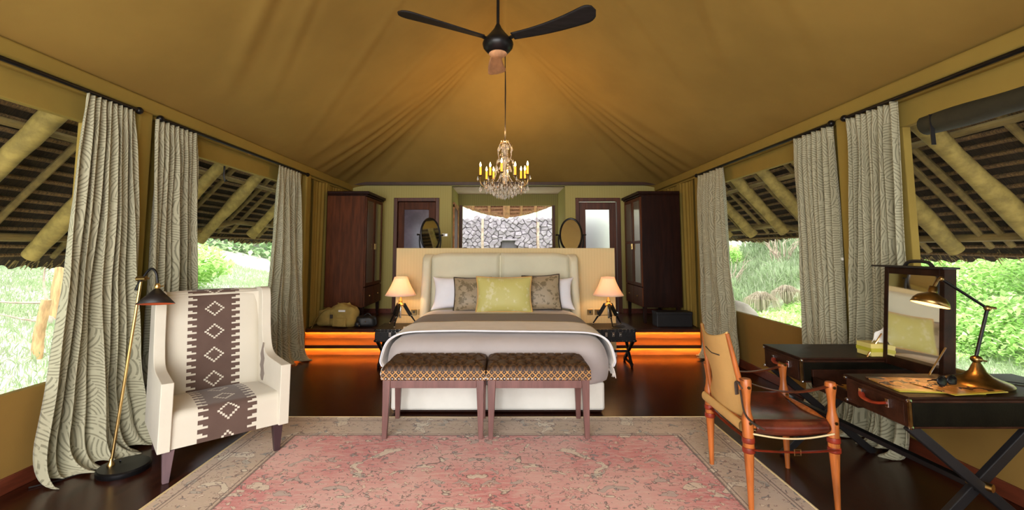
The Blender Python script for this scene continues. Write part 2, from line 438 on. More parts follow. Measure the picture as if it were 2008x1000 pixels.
setc(b, mixc(n1 * .8, base, (.12, .085, .035))); b.inputs['Roughness'].default_value = .5; b.inputs['Sheen Weight'].default_value = .4
m, b = newmat('floral_yellow'); o_ = coords()
n1 = sstep(noi(vadd(o_, scl(noi(o_, 12, 2, out=1), .05)), 11, 4, .6), .52, .66); base = mixc(noi(o_, 3, 2), (.52, .46, .13), (.60, .54, .18))
setc(b, mixc(n1 * .6, base, (.72, .66, .42))); b.inputs['Roughness'].default_value = .5; b.inputs['Sheen Weight'].default_value = .4
# rug
m, b = newmat('rug'); o_ = coords(); x, y, z = sep(o_)
ax_ = ab(x + .03)
p = comb(ax_, y, .83); p = vadd(p, scl(noi(o_, 6, 3, .6, out=1), .05))
hw, hl = 1.94, 2.5
db = mn(hw - ab(x), hl - ab(y))          # distance from the rug's edge
big = noi(o_, 1.3, 3); wear = noi(scl(o_, (1, 3.5, 1)), 10, 5, .75)
field = mixc(sstep(big, .36, .62), (.76, .40, .36), (.64, .17, .17))
field = mixc(.75 * sstep(wear, .40, .72), field, (.80, .56, .48))
border = mixc(sstep(big, .35, .65), (.50, .38, .25), (.60, .46, .33)); border = mixc(.5 * sstep(wear, .4, .75), border, (.70, .52, .42))
inb = lt(db, .40)
base = mixc(inb, field, border)
def motif(base, sc_, thr, wid, fill, amt, line, dist=.8, det=2.5, mask=None):
    n = noi(p, sc_, det, .55, dist=dist); f_ = gt(n, thr); e_ = lt(ab(n - thr), wid)
    if mask is not None: f_ = f_ * mask; e_ = e_ * mask
    base = mixc(f_ * amt, base, fill); return mixc(e_ * .75, base, line)
base = motif(base, 4.3, .615, .006, (.78, .70, .54), .8, (.10, .040, .028))
base = motif(base, 7.7, .64, .009, (.42, .42, .36), .6, (.085, .035, .028))
base = motif(base, 10.5, .385, .010, (.50, .09, .07), .0, (.10, .04, .03), mask=gt(noi(o_, 3, 2), .45))
base = motif(base, 16.0, .645, .016, (.16, .21, .22), .7, (.12, .045, .03))
base = motif(base, 25.0, .64, .02, (.80, .68, .52), .7, (.24, .09, .06), dist=.3)
vn = vor(p, 3.4, rand=.7); d = X(vn.outputs['Distance']); cc = sep(X(vn.outputs['Color']))
lob = .075 + .11 * noi(p, 14, 2) + .03 * sn(big * 90); sel = gt(cc[0], .55)
base = mixc(lt(d, lob) * sel * .8, base, mixc(gt(cc[1], .5), (.80, .74, .58), (.46, .46, .40))); base = mixc(lt(ab(d - lob), .012) * sel * .8, base, (.09, .04, .03))
base = mixc(lt(d, lob * .4) * sel * .7, base, (.40, .13, .10))
for d0, w_ in ((.40, .008), (.370, .004), (.075, .005), (.10, .003)):
    base = mixc(lt(ab(db - d0), w_) * .8, base, (.10, .05, .035))
fine = noi(scl(o_, (1, 2.2, 1)), 90, 3, .7)
base = mixc(.35 * sstep(fine, .35, .8), base, (.66, .50, .40))
base = mixc(.30 * sstep(wear, .55, .8), base, (.62, .46, .36))
setc(b, base); b.inputs['Roughness'].default_value = .9; b.inputs['Sheen Weight'].default_value = .15; bump(b, wear + fine * .4, .25, .01)
# ground and foliage
def leafmat(name, c0, c1, c2, tr=.35):
    m, b = newmat(name); nt = m.node_tree
    g = nt.nodes.new('ShaderNodeNewGeometry'); n = X(g.outputs['Random Per Island'])
    col = mixc(sstep(n, 0, .6), c0, c1); col = mixc(gt(n, .8), col, c2); setc(b, col); b.inputs['Roughness'].default_value = .6
    tl = nt.nodes.new('ShaderNodeBsdfTranslucent'); nt.links.new(col.k, tl.inputs[0]); ms = nt.nodes.new('ShaderNodeMixShader'); ms.inputs[0].default_value = tr
    nt.links.new(b.outputs[0], ms.inputs[1]); nt.links.new(tl.outputs[0], ms.inputs[2]); nt.links.new(ms.outputs[0], nt.nodes['Material Output'].inputs[0])
leafmat('leaf_green', (.34, .58, .16), (.54, .76, .28), (.78, .88, .48), .5)
leafmat('leaf_pale', (.34, .52, .26), (.46, .62, .34), (.62, .70, .46))
leafmat('grass_pale', (.36, .47, .25), (.42, .52, .30), (.48, .54, .36))
leafmat('leaf_dry', (.40, .33, .24), (.58, .50, .38), (.66, .60, .46))
m, b = newmat('ground'); o_ = coords(); n1 = noi(o_, .8, 4, .6); n2 = noi(o_, 5, 4, .7)
c = mixc(sstep(n1, .42, .58), (.40, .36, .34), (.36, .46, .25)); setc(b, mixc(sstep(n2, .4, .7) * .5, c, (.46, .50, .34))); b.inputs['Roughness'].default_value = 1; bump(b, n2, .6, .05)
m, b = newmat('gravel'); o_ = coords(); n2 = noi(o_, 6, 5, .7)
setc(b, mixc(sstep(n2, .35, .7), (.26, .25, .25), (.46, .44, .42))); b.inputs['Roughness'].default_value = 1; bump(b, noi(o_, 40, 4), .6, .02)
# magazine cover
m, b = newmat('magazine'); o_ = coords(); x, y, z = sep(o_)
n1 = noi(o_, 14, 3); c = mixc(sstep(n1, .42, .55), (.30, .15, .03), (.50, .24, .07)); c = mixc(gt(n1, .56), c, (.05, .02, .012)); c = mixc(lt(y, -.09), c, (.40, .32, .04))
setc(b, c); b.inputs['Roughness'].default_value = .25
# ================================================================ the room
WL, WR, YB = -3.1, 3.05, 8.9
Y0 = -.9                                   # the tent's open front, behind the camera
# floor, platform with its two steps
f = MB().box((-3.3, Y0, -.12), (3.25, 7.2, 0)); f.build('floor', 'floor_wood', kind='structure')
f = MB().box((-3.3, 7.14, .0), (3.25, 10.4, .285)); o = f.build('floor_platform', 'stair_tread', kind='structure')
for sx, xa, xb in ((-1, WL, -1.57), (1, 1.59, WR)):
    st = structure('stairs')
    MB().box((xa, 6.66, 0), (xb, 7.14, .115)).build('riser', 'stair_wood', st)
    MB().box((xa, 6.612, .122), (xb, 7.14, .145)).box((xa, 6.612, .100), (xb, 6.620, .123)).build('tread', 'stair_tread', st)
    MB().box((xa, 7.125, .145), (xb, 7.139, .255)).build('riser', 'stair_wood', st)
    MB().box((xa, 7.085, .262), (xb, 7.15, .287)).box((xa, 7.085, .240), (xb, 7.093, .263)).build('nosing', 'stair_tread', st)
    MB().box((xa + .02, 6.624, .114), (xb - .02, 6.632, .120)).build('light_strip', 'led', st)
    MB().box((xa + .02, 7.097, .254), (xb - .02, 7.105, .260)).build('light_strip', 'led', st)

# side walls: sill panel, valance, posts; windows between
def side_wall(s, xw, sill, name, ends):
    """s -1 left, 1 right; ends = (openings [(ya, yb)], posts [y])"""
    ops, posts = ends
    w = MB(); a, b_ = sorted((xw, xw + s * .06))
    w.box((a, Y0, -.1), (b_, YB, sill))
    w.box((a, Y0, 2.44), (b_, YB, 2.80))
    ys = [Y0] + [y for o_ in ops for y in o_] + [YB]
    for i in range(0, len(ys), 2):
        if ys[i + 1] - ys[i] > .01: w.box((a, ys[i], sill), (b_, ys[i + 1], 2.44))
    wall = w.build(name, 'canvas', bevel=.006, kind='structure')
    # lower dado of heavier canvas, wrapped eave beam and valance
    for i, (ya, yb) in enumerate(ops):
        MB().box((min(xw - s * .012, xw), ya, .0), (max(xw - s * .012, xw), yb, sill + .004)).build('dado_panel', 'canvas_lower', wall, bevel=.004)
    bm_ = MB(); bm_.box((min(xw - s * .10, xw), Y0, 2.655), (max(xw - s * .10, xw), YB, 2.775)); bm_.build('eave_beam', 'canvas', wall, bevel=.02, bseg=3)
    bm_ = MB(); bm_.box((min(xw - s * .05, xw), Y0, 2.625), (max(xw - s * .05, xw), YB, 2.66)); bm_.build('pelmet', 'canvas', wall, bevel=.01, bseg=3)
    for y in posts:
        MB().box((min(xw - s * .085, xw), y - .075, 0), (max(xw - s * .085, xw), y + .075, 2.66)).build('post', 'canvas', wall, bevel=.018, bseg=3)
    bb = MB().box((min(xw - s * .025, xw), Y0, 0), (max(xw - s * .025, xw), 7.0, .10)); bb.build('baseboard_' + ('left' if s < 0 else 'right'), 'baseboard', bevel=.005, kind='structure')
    return wall
wl = side_wall(-1, WL, .60, 'wall_left', ([(-.6, 3.29), (4.05, 6.62)], [3.74, 6.93, .0]))
wr = side_wall(1, WR, .69, 'wall_right', ([(-.6, 3.41), (4.22, 6.70)], [3.92, 6.97, .0]))
# the loose ribbed canvas between the last posts and the back
for s, xw, par in ((-1, WL, wl), (1, WR, wr)):
    def fn(u, v, s=s, xw=xw):
        y = 7.2 + u * (YB - 7.22); return (xw - s * (.03 + .014 * math.sin(y * 62) * (.4 + .6 * (1 - v)) + .02 * math.sin(y * 9 + v)), y, .30 + v * 2.34)
    MB().grid(fn, 120, 10).build('ribbed_canvas', 'canvas', par, smooth=True, angle=180)
for i, (s, xw, ya, yb, zl) in enumerate(((-1, WL, -.6, 3.29, .60), (-1, WL, 4.05, 6.62, .60), (1, WR, -.6, 3.41, .69), (1, WR, 4.22, 6.70, .69))):
    x = xw + s * .035
    MB().box((x - .001, ya, zl), (x + .001, yb, 2.44)).build('window_%d' % (i + 1), 'screen', kind='structure')
# side return of the opening frames (lighter inner reveal strip)
# ceiling: tent roof, a ridge with a hip towards the back, sagging, with stretch folds
PK = (0, 6.15)
def crease(px, py, a, b, w, h):
    ax, ay = a; bx, by = b; L = math.hypot(bx - ax, by - ay); t = ((px - ax) * (bx - ax) + (py - ay) * (by - ay)) / L / L
    tt = np.clip(t, 0, 1); d = np.hypot(px - ax - tt * (bx - ax), py - ay - tt * (by - ay)) / (w * (.35 + tt))
    return h * np.exp(-d * d) * np.sin(np.clip(tt, 0, 1) * math.pi) ** .6 * (.3 + .7 * np.clip(tt * 2, 0, 1))
NX, NY = 230, 330
gx, gy = np.meshgrid(np.linspace(WL - .02, WR + .02, NX), np.linspace(Y0, YB, NY), indexing='ij')
half = 3.08
zs = 2.75 + (half - np.abs(gx)) / half * 1.80
ze = 2.79 + (YB - gy) / (YB - 6.15) * 1.80
kk = 9.0; zc = -np.log(np.exp(-kk * zs) + np.exp(-kk * ze)) / kk
e = np.clip((zc - 2.75) / 1.8, 0, 1); zc = zc - .13 * np.sin(e * math.pi) * (.6 + .4 * np.sin(gy * 1.1))
for sx in (-1, 1):
    for (tx, ty, w_, h_) in ((3.1, 6.55, .10, .02), (3.1, 7.1, .07, .04), (3.1, 7.45, .06, .05), (3.1, 8.0, .06, .045), (3.1, 8.5, .07, .06), (2.7, 8.9, .06, .03)):
        zc = zc - crease(gx, gy, (sx * .05, 5.9 + .05 * tx), (sx * tx, ty), w_ * 1.3, h_ * .62)
        zc = zc + crease(gx, gy, (sx * .05, 5.9), (sx * tx, ty + .22), w_, h_ * .3)
for (a, b_, w_, h_) in (((-.9, 2.35), (-2.7, 4.3), .09, .04), ((-.7, 2.5), (-2.5, 4.7), .06, .02), ((.6, 2.2), (2.4, 4.6), .09, .035), ((1.0, 2.3), (2.8, 3.7), .10, .02), ((.3, 3.4), (2.9, 5.6), .1, .015), ((-.4, 3.6), (-2.9, 6.2), .09, .02), ((-.2, 5.0), (-3, 6.7), .06, .015)):
    zc = zc - crease(gx, gy, a, b_, w_, h_ * .5) + crease(gx, gy, (a[0], a[1] + .12), (b_[0], b_[1] + .12), w_ * .7, h_ * .25)
cv = MB(); cv.v = list(map(tuple, np.stack([gx.ravel(), gy.ravel(), zc.ravel()], 1).tolist()))
cv.f = [(i * NY + j, i * NY + j + 1, (i + 1) * NY + j + 1, (i + 1) * NY + j) for i in range(NX - 1) for j in range(NY - 1)]
cv.build('ceiling', 'canvas_roof', smooth=True, angle=180, kind='structure')
MB().box((WL, YB - .12, 2.765), (WR, YB, 2.82)).build('trim_1', 'trim_dark', kind='structure')

# back wall with the alcove opening and two doors
AX0, AX1, AZ = -1.05, 1.19, 2.755
bw = MB()
D0, D1, DZ = (-2.18, -1.29), (1.39, 2.27), 2.52
for a, b_ in ((WL - .1, D0[0]), (D0[1], AX0), (AX1, D1[0]), (D1[1], WR + .1)): bw.box((a, YB, .1), (b_, YB + .12, 2.755))
bw.box((D0[0], YB, DZ), (D0[1], YB + .12, 2.755)); bw.box((D1[0], YB, DZ), (D1[1], YB + .12, 2.755))
bw.box((WL - .1, YB, 2.755), (WR + .1, YB + .12, 2.95))
wb = bw.build('wall_back', 'wallpaper', kind='structure')
MB().box((D0[1] + .01, YB - .02, .285), (AX0 - .01, YB, .37)).build('baseboard_back', 'baseboard', wb)
MB().box((AX1 + .01, YB - .02, .285), (D1[0] - .01, YB, .37)).build('baseboard_back', 'baseboard', wb)
MB().box((D1[1] + .01, YB - .02, .285), (WR, YB, .37)).build('baseboard_back', 'baseboard', wb)
MB().box((WL, YB - .02, .285), (D0[0] - .01, YB, .37)).build('baseboard_back', 'baseboard', wb)
YA = 10.2
MB().box((AX0 - .1, YB + .12, .1), (AX0, YA, AZ)).build('wall_alcove_left', 'wallpaper', kind='structure')
MB().box((AX1, YB + .12, .1), (AX1 + .1, YA, AZ)).build('wall_alcove_right', 'wallpaper', kind='structure')
MB().box((AX0 - .1, YB + .02, AZ), (AX1 + .1, YA + .1, AZ + .06)).build('ceiling_alcove', 'plaster', kind='structure')
wx0, wx1, wz1 = -.96, 1.07, 2.50
aw = MB().box((AX0, YA, wz1), (AX1, YA + .1, AZ)).box((AX0, YA, .1), (wx0, YA + .1, wz1)).box((wx1, YA, .1), (AX1, YA + .1, wz1)).box((wx0, YA, .1), (wx1, YA + .1, .9))
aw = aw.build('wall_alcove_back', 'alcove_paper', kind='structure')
# door frame in the alcove's left side
MB().box((AX0, 9.15, .285), (AX0 + .03, 9.25, 2.42)).box((AX0, 9.95, .285), (AX0 + .03, 10.05, 2.42)).box((AX0, 9.15, 2.36), (AX0 + .03, 10.05, 2.46)).build('door_3', 'log_orange', kind='structure', bevel=.004)
MB().box((AX0, 9.25, .285), (AX0 + .015, 9.95, 2.36)).build('door_leaf', 'door_wood', bpy.data.objects['door_3'])
MB().box((wx1 - .005, YA - .012, .9), (wx1 + .06, YA, wz1)).build('trim_2', 'door_wood', kind='structure')
MB().box((wx0 - .06, YA - .012, .9), (wx0 + .005, YA, wz1)).build('trim_3', 'door_wood', kind='structure')
gl = MB().box((.715, YA + .04, .9), (.723, YA + .05, 2.44)).build('window_5', 'log_orange', kind='structure')
for i, (d, gmat) in enumerate(((D0, 'glass_dark'), (D1, 'frosted'))):
    x0, x1 = d
    fr_ = MB().box((x0, YB - .03, .285), (x0 + .07, YB + .1, DZ)).box((x1 - .07, YB - .03, .285), (x1, YB + .1, DZ)).box((x0 + .07, YB - .03, DZ - .07), (x1 - .07, YB + .1, DZ))
    dd_ = fr_.build('door_%d' % (i + 1), 'door_wood', kind='structure', bevel=.006)
    lf = MB(); a, b_ = x0 + .08, x1 - .08; g0, g1 = (a + .12, b_ - .13)
    lf.box((a, YB + .02, .30), (g0, YB + .06, DZ - .08)).box((g1, YB + .02, .30), (b_, YB + .06, DZ - .08)).box((g0, YB + .02, 2.29), (g1, YB + .06, DZ - .08)).box((g0, YB + .02, .30), (g1, YB + .06, .55))
    lf.build('door_leaf', 'mahogany' if i == 0 else 'door_wood', dd_, bevel=.005)
    MB().box((g0, YB + .035, .55), (g1, YB + .045, 2.29)).build('glass', gmat, dd_)
# dark room behind the left door
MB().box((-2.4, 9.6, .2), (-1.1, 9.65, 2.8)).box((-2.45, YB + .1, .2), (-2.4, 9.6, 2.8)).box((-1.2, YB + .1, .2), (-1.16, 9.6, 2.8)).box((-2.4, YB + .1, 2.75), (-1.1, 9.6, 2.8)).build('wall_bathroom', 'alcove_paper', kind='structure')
# light switch
sw = MB().box((-.055, -.012, -.03), (.055, 0, .03)).build('light_switch', 'white_plastic', bevel=.004); sw.location = (-1.17, YB, 1.79)
tag(sw, 'small white light switch on the wallpapered wall beside the left mirror', 'switch')
MB().box((.005, -.017, -.014), (.035, -.012, .014)).build('rocker', 'chrome', sw)

# free-standing partition behind the bed
pt = MB().box((-1.56, 6.56, 0), (1.58, 6.68, 1.525)).build('wall_partition', 'partition_linen', kind='structure', bevel=.004)
MB().box((-1.56, 6.548, 0), (1.58, 6.56, .06)).build('trim_4', 'plaster', kind='structure')

# unseen canvas added at the tent's front to block light from the right side
MB().box((1.15, Y0 - .05, 0), (WR + .1, Y0, 4.2)).box((WL - .1, Y0 - .05, 3.0), (1.15, Y0, 4.4)).build('front_light_block', 'canvas', kind='structure')
# ================================================================ outdoors
def terrain(x, y):
    s = -1 if x < 0 else 1; d = abs(x)
    z = -.55
    if s < 0: z += .16 * max(0, d - 6.0) + .10 * max(0, d - 11) 
    else: z += .52 * min(max(0, d - 8.6), 4) + .15 * max(0, d - 12.6)
    if y > 12: z = z * max(0, 1 - (y - 12) / 4) - .55 * min(1, (y - 12) / 4) if d < 4 else z
    if d < 4.4: z = -.55
    return z + .12 * mnoise.noise(Vector((x * .5, y * .5, 3))) * min(1, max(0, d - 4) * .6)
def gfn(u, v):
    x = -26 + 52 * u; y = -6 + 44 * v; return (x, y, terrain(x, y))
MB().grid(gfn, 180, 150).build('ground', 'ground', smooth=True, kind='structure')
def gvl(u, v):
    y = -3 + 11.6 * v; x = 3.3 + (4.4 + .25 * mnoise.noise(Vector((0, y, 0)))) * u; return (x, y, terrain(x, y) + .025)
MB().grid(gvl, 20, 80).build('gravel_path', 'gravel', smooth=True, kind='structure')
# far green bank that closes the view
def bank(u, v):
    a = R(-60 + 300 * u); r = 24 + 6 * v; h = -1 + 7 * v + .8 * mnoise.noise(Vector((u * 30, v * 4, 1)))
    return (r * math.cos(a), 6 + r * math.sin(a), h)
MB().grid(bank, 160, 12).build('hillside', 'ground', smooth=True, kind='structure')

def leaves(name, mat, n, gen, size, seed, parent=None, fold=.3, aspect=.5, up=.0, tagv=None):
    """n small folded leaf cards (2 triangles each side of the rib) where gen(rng,n) puts them"""
    rg = np.random.default_rng(seed); P = gen(rg, n); n = len(P)
    a = rg.uniform(0, 2 * math.pi, n); t = rg.uniform(-.5, 1.0, n) + up
    dx = np.stack([np.cos(a) * np.cos(t), np.sin(a) * np.cos(t), np.sin(t)], 1); sd = np.stack([-np.sin(a), np.cos(a), np.zeros(n)], 1)
    nn = np.cross(dx, sd); L = size * rg.uniform(.6, 1.4, n)[:, None]
    b0 = P; tip = P + dx * L; mid = P + dx * L * .5
    l = mid + sd * L * aspect * .5 + nn * L * fold * .3; r = mid - sd * L * aspect * .5 + nn * L * fold * .3
    V = np.stack([b0, l, tip, r], 1).reshape(-1, 3); F = np.empty((n, 2, 3), dtype=np.int32); k = np.arange(n) * 4
    F[:, 0] = np.stack([k, k + 1, k + 2], 1); F[:, 1] = np.stack([k, k + 2, k + 3], 1)
    me = bpy.data.meshes.new(name); me.vertices.add(len(V)); me.vertices.foreach_set('co', V.astype(np.float32).ravel())
    me.loops.add(n * 6); me.polygons.add(n * 2); me.loops.foreach_set('vertex_index', F.ravel())
    me.polygons.foreach_set('loop_start', np.arange(0, n * 6, 3, dtype=np.int32)); me.polygons.foreach_set('loop_total', np.full(n * 2, 3, dtype=np.int32))
    me.update(calc_edges=True); me.materials.append(MATS[mat]); o = bpy.data.objects.new(name, me); C.objects.link(o); o.parent = parent
    return o
def onbank(x0, x1, y0, y1, h0, h1, pw=1.0):
    def g(rg, n):
        x = rg.uniform(x0, x1, n); y = rg.uniform(y0, y1, n); h = rg.uniform(0, 1, n) ** pw
        z = np.array([terrain(a, b) for a, b in zip(x, y)]); bumps = np.array([.5 + .9 * mnoise.noise(Vector((a * .8, b * .8, 9))) for a, b in zip(x, y)])
        return np.stack([x, y, z + h0 + (h1 - h0) * h * np.clip(bumps, .05, 1.5)], 1)
    return g
o = leaves('undergrowth', 'leaf_green', 60000, onbank(8.7, 14.0, -1, 13.0, .02, .75), .125, 3); o['kind'] = 'stuff'; tag(o, 'dense bright green leafy undergrowth on the bank outside the right windows', 'undergrowth')
o = leaves('low_grass', 'grass_pale', 9000, onbank(7.3, 9.2, -1, 9.0, .0, .12), .12, 4, up=.7, aspect=.12); o['kind'] = 'stuff'; tag(o, 'strip of short pale grass between the gravel path and right bank', 'grass')
o = leaves('meadow_grass', 'grass_pale', 90000, onbank(-17, -4.6, 0, 22.0, .0, .20), .13, 5, up=.8, aspect=.12); o['kind'] = 'stuff'; tag(o, 'pale washed-out meadow grass beyond the left windows', 'grass')
o = leaves('tall_grass', 'grass_pale', 26000, onbank(7.0, 15.0, 15.5, 23.0, .0, .9), .32, 6, up=.9, aspect=.06); o['kind'] = 'stuff'; tag(o, 'tall pale feathery grass beyond the far right window', 'grass')
o = leaves('ground_cover', 'leaf_green', 34000, onbank(4.4, 9.8, 8.4, 15.0, .0, .30), .10, 8); o['kind'] = 'stuff'; tag(o, 'low leafy green ground cover just outside the far right window', 'ground cover')
def onhill(rg, n):
    a = np.radians(rg.uniform(75, 205, n)); v = rg.uniform(0, .55, n); r = 23.6 + 6 * v + rg.uniform(-.8, .2, n)
    return np.stack([r * np.cos(a), 6 + r * np.sin(a), -1.2 + 7 * v + rg.uniform(0, .8, n)], 1)
o = leaves('hill_foliage', 'leaf_pale', 26000, onhill, .42, 9); o['kind'] = 'stuff'; tag(o, 'distant pale green scrub on the hillside beyond the left windows', 'scrub')
# bushes
def bush(x, y, w, h, n, label, mat='leaf_green', size=.13, seed=1, stems=5, group='bushes in the garden'):
    z0 = terrain(x, y); t = thing('bush', label, 'bush', (x, y, z0), 0, group)
    def g(rg, n):
        v = rg.normal(size=(n, 3)); v /= np.linalg.norm(v, axis=1)[:, None]; r = rg.uniform(.5, 1, n)[:, None] ** .6; q = v * r
        b_ = np.array([1 + .35 * mnoise.noise(Vector(tuple(a * 2.2)) + Vector((seed, 0, 0))) for a in v])[:, None]; q = q * b_
        return np.stack([q[:, 0] * w, q[:, 1] * w, h * .55 + q[:, 2] * h * .5], 1)
    leaves('foliage', mat, n, g, size, seed, t)
    m_ = MB(); rr = random.Random(seed)
    for k in range(stems):
        a = rr.uniform(0, 6.28); m_.tube([(0, 0, -.05), (math.cos(a) * w * .2, math.sin(a) * w * .2, h * .4), (math.cos(a) * w * .5, math.sin(a) * w * .5, h * .8)], [.03, .02, .008], 5)
    m_.build('stem', 'twig', t)
    return t
bush(-9.0, 3.9, 1.3, 1.3, 5000, 'pale green feathery bush low on the slope left of the log stump', 'leaf_pale', .16, 11)
bush(-12.5, 7.0, 1.9, 1.9, 6000, 'large pale bush at the back of the left meadow behind the log stump', 'leaf_pale', .2, 12)
bush(-10.5, 14.0, 1.8, 1.5, 5000, 'bright green bush high in the second left window', 'leaf_green', .2, 13)
bush(-6.6, 10.6, .8, .8, 2500, 'small yellow-green bush above the armchair back in the second left window', 'leaf_pale', .14, 14)
bush(-16, 12.0, 2.6, 2.6, 6000, 'wide dark green bush on the far left slope', 'leaf_green', .25, 15)
bush(11.6, 4.4, 1.6, 1.9, 7000, 'bushy green shrub rising behind the brass desk lamp', 'leaf_green', .15, 16)
bush(11.3, 8.0, 1.7, 1.8, 7000, 'bushy green shrub on the bank left of the brass desk lamp', 'leaf_green', .14, 17)
bush(12.6, 1.4, 1.8, 2.0, 6000, 'bushy green shrub at the right edge of the garden bank', 'leaf_green', .16, 18)
bush(13.2, 20.5, 1.8, 1.9, 6000, 'grey-green bush at top of the far right window', 'leaf_pale', .18, 19)
bush(10.0, 21.5, 1.3, 1.5, 4500, 'bright green bush upper left in the far right window', 'leaf_green', .16, 20)
# dry tussocks
def tussock(x, y, r, h, label, seed):
    rr = random.Random(seed); t = thing('grass_tussock', label, 'grass tuft', (x, y, terrain(x, y)), 0, 'dry tussocks in the far right window'); m_ = MB()
    for k in range(420):
        a = rr.uniform(0, 6.28); q = rr.uniform(.25, 1); x1 = math.cos(a) * r * q; y1 = math.sin(a) * r * q; hh = h * (1.1 - .45 * q)
        p = [(x1 * .1, y1 * .1, 0), (x1 * .45, y1 * .45, hh * .85), (x1 * .8, y1 * .8, hh * .9), (x1, y1, hh * (.25 if q > .6 else .7))]
        m_.tube(p, [.008, .007, .005, .002], 3, cap=False)
    m_.build('blades', 'leaf_dry', t, kind='stuff'); return t
tussock(8.15, 14.6, .62, .80, 'drooping dry grass tussock, the left one in the far right window', 31)
tussock(9.15, 14.9, .55, .72, 'drooping dry grass tussock, the right one in the far right window', 32)
# bare twiggy branches behind
for i, (x, y, lb) in enumerate(((8.9, 18.4, 'bare whitish branching shrub left of top centre in the far right window'), (11.0, 18.2, 'bare whitish branching shrub at upper right of the far right window'))):
    t = thing('bare_shrub', lb, 'shrub', (x, y, terrain(x, y)), 0); rr = random.Random(i + 5); m_ = MB()
    for k in range(26):
        a = rr.uniform(0, 6.28); q = rr.uniform(.5, 1.3); p = [(0, 0, 0)]
        for j in range(1, 6): p.append((math.cos(a) * q * j / 5 + rr.uniform(-.1, .1), math.sin(a) * q * j / 5 + rr.uniform(-.1, .1), 1.6 * j / 5 * rr.uniform(.8, 1.2)))
        m_.tube(p, [.025, .02, .016, .012, .008, .004], 5)
    m_.build('branch', 'twig', t)
# domed boulder by the far right window
b_ = MB().ball((0, 0, .25), .5, 24, (1, 1, 1.25)).jig(.05, 2.5, 3).build('boulder', 'boulder', smooth=True, angle=180); b_.location = (3.80, 7.75, -.20)
tag(b_, 'rounded grey-brown boulder at the lower left corner of far right window', 'boulder')
# log stump, trunk, stones, wires on the left
def stump():
    t = thing('tree_stump', 'broken orange-brown tree stump standing in the meadow in the left window', 'tree', (-7.7, 7.65, terrain(-7.7, 7.65)))
    p = smooth_path([(0, 0, -.1), (.0, 0, .3), (.03, 0, .6), (.08, 0, .95)]); n = len(p)
    MB().tube(p, [.078 - .015 * i / n + .003 * math.sin(i * 2) for i in range(n)], 12).jig(.006, 5, 2).build('trunk', 'trunk_bark', t, smooth=True)
    for k, pts in enumerate((((.05, 0, .9), (-.5, -.1, .92), (-1.1, -.1, 1.0)), ((.03, 0, .6), (-.3, .05, .62), (-.8, .05, .72)), ((.08, 0, .95), (.0, 0, 1.3), (.05, 0, 1.8)))):
        MB().tube(smooth_path(pts), [.022 - .0012 * i for i in range(13)], 6).build('branch', 'twig', t)
stump()
t = thing('tree', 'pale upright tree trunk beside the curtain edge in the left window', 'tree', (-9.3, 9.7, terrain(-9.3, 9.7)))
MB().tube(smooth_path([(0, 0, -.1), (.05, 0, 1.5), (0, 0, 3.2)]), [.24 - .006 * i for i in range(13)], 12).jig(.03, 4, 1).build('trunk', 'trunk_bark', t, smooth=True)
for i, (x, y, r, lb) in enumerate(((-5.3, 4.6, .17, 'brown rock left of the stump base in the left window'), (-5.0, 4.95, .15, 'smaller brown rock below the stump in the left window'), (-5.9, 5.0, .13, 'flat brown rock nearest the stump foot'), (-9.2, 9.2, .16, 'pale rock high on the left slope'))):
    b_ = MB().ball((0, 0, 0), r, 14, (1.3, 1, .7)).jig(.06, 4, i).build('rock', 'boulder', smooth=True); b_.location = (x, y, terrain(x, y) + r * .3); tag(b_, lb, 'rock', 'rocks in the left meadow')

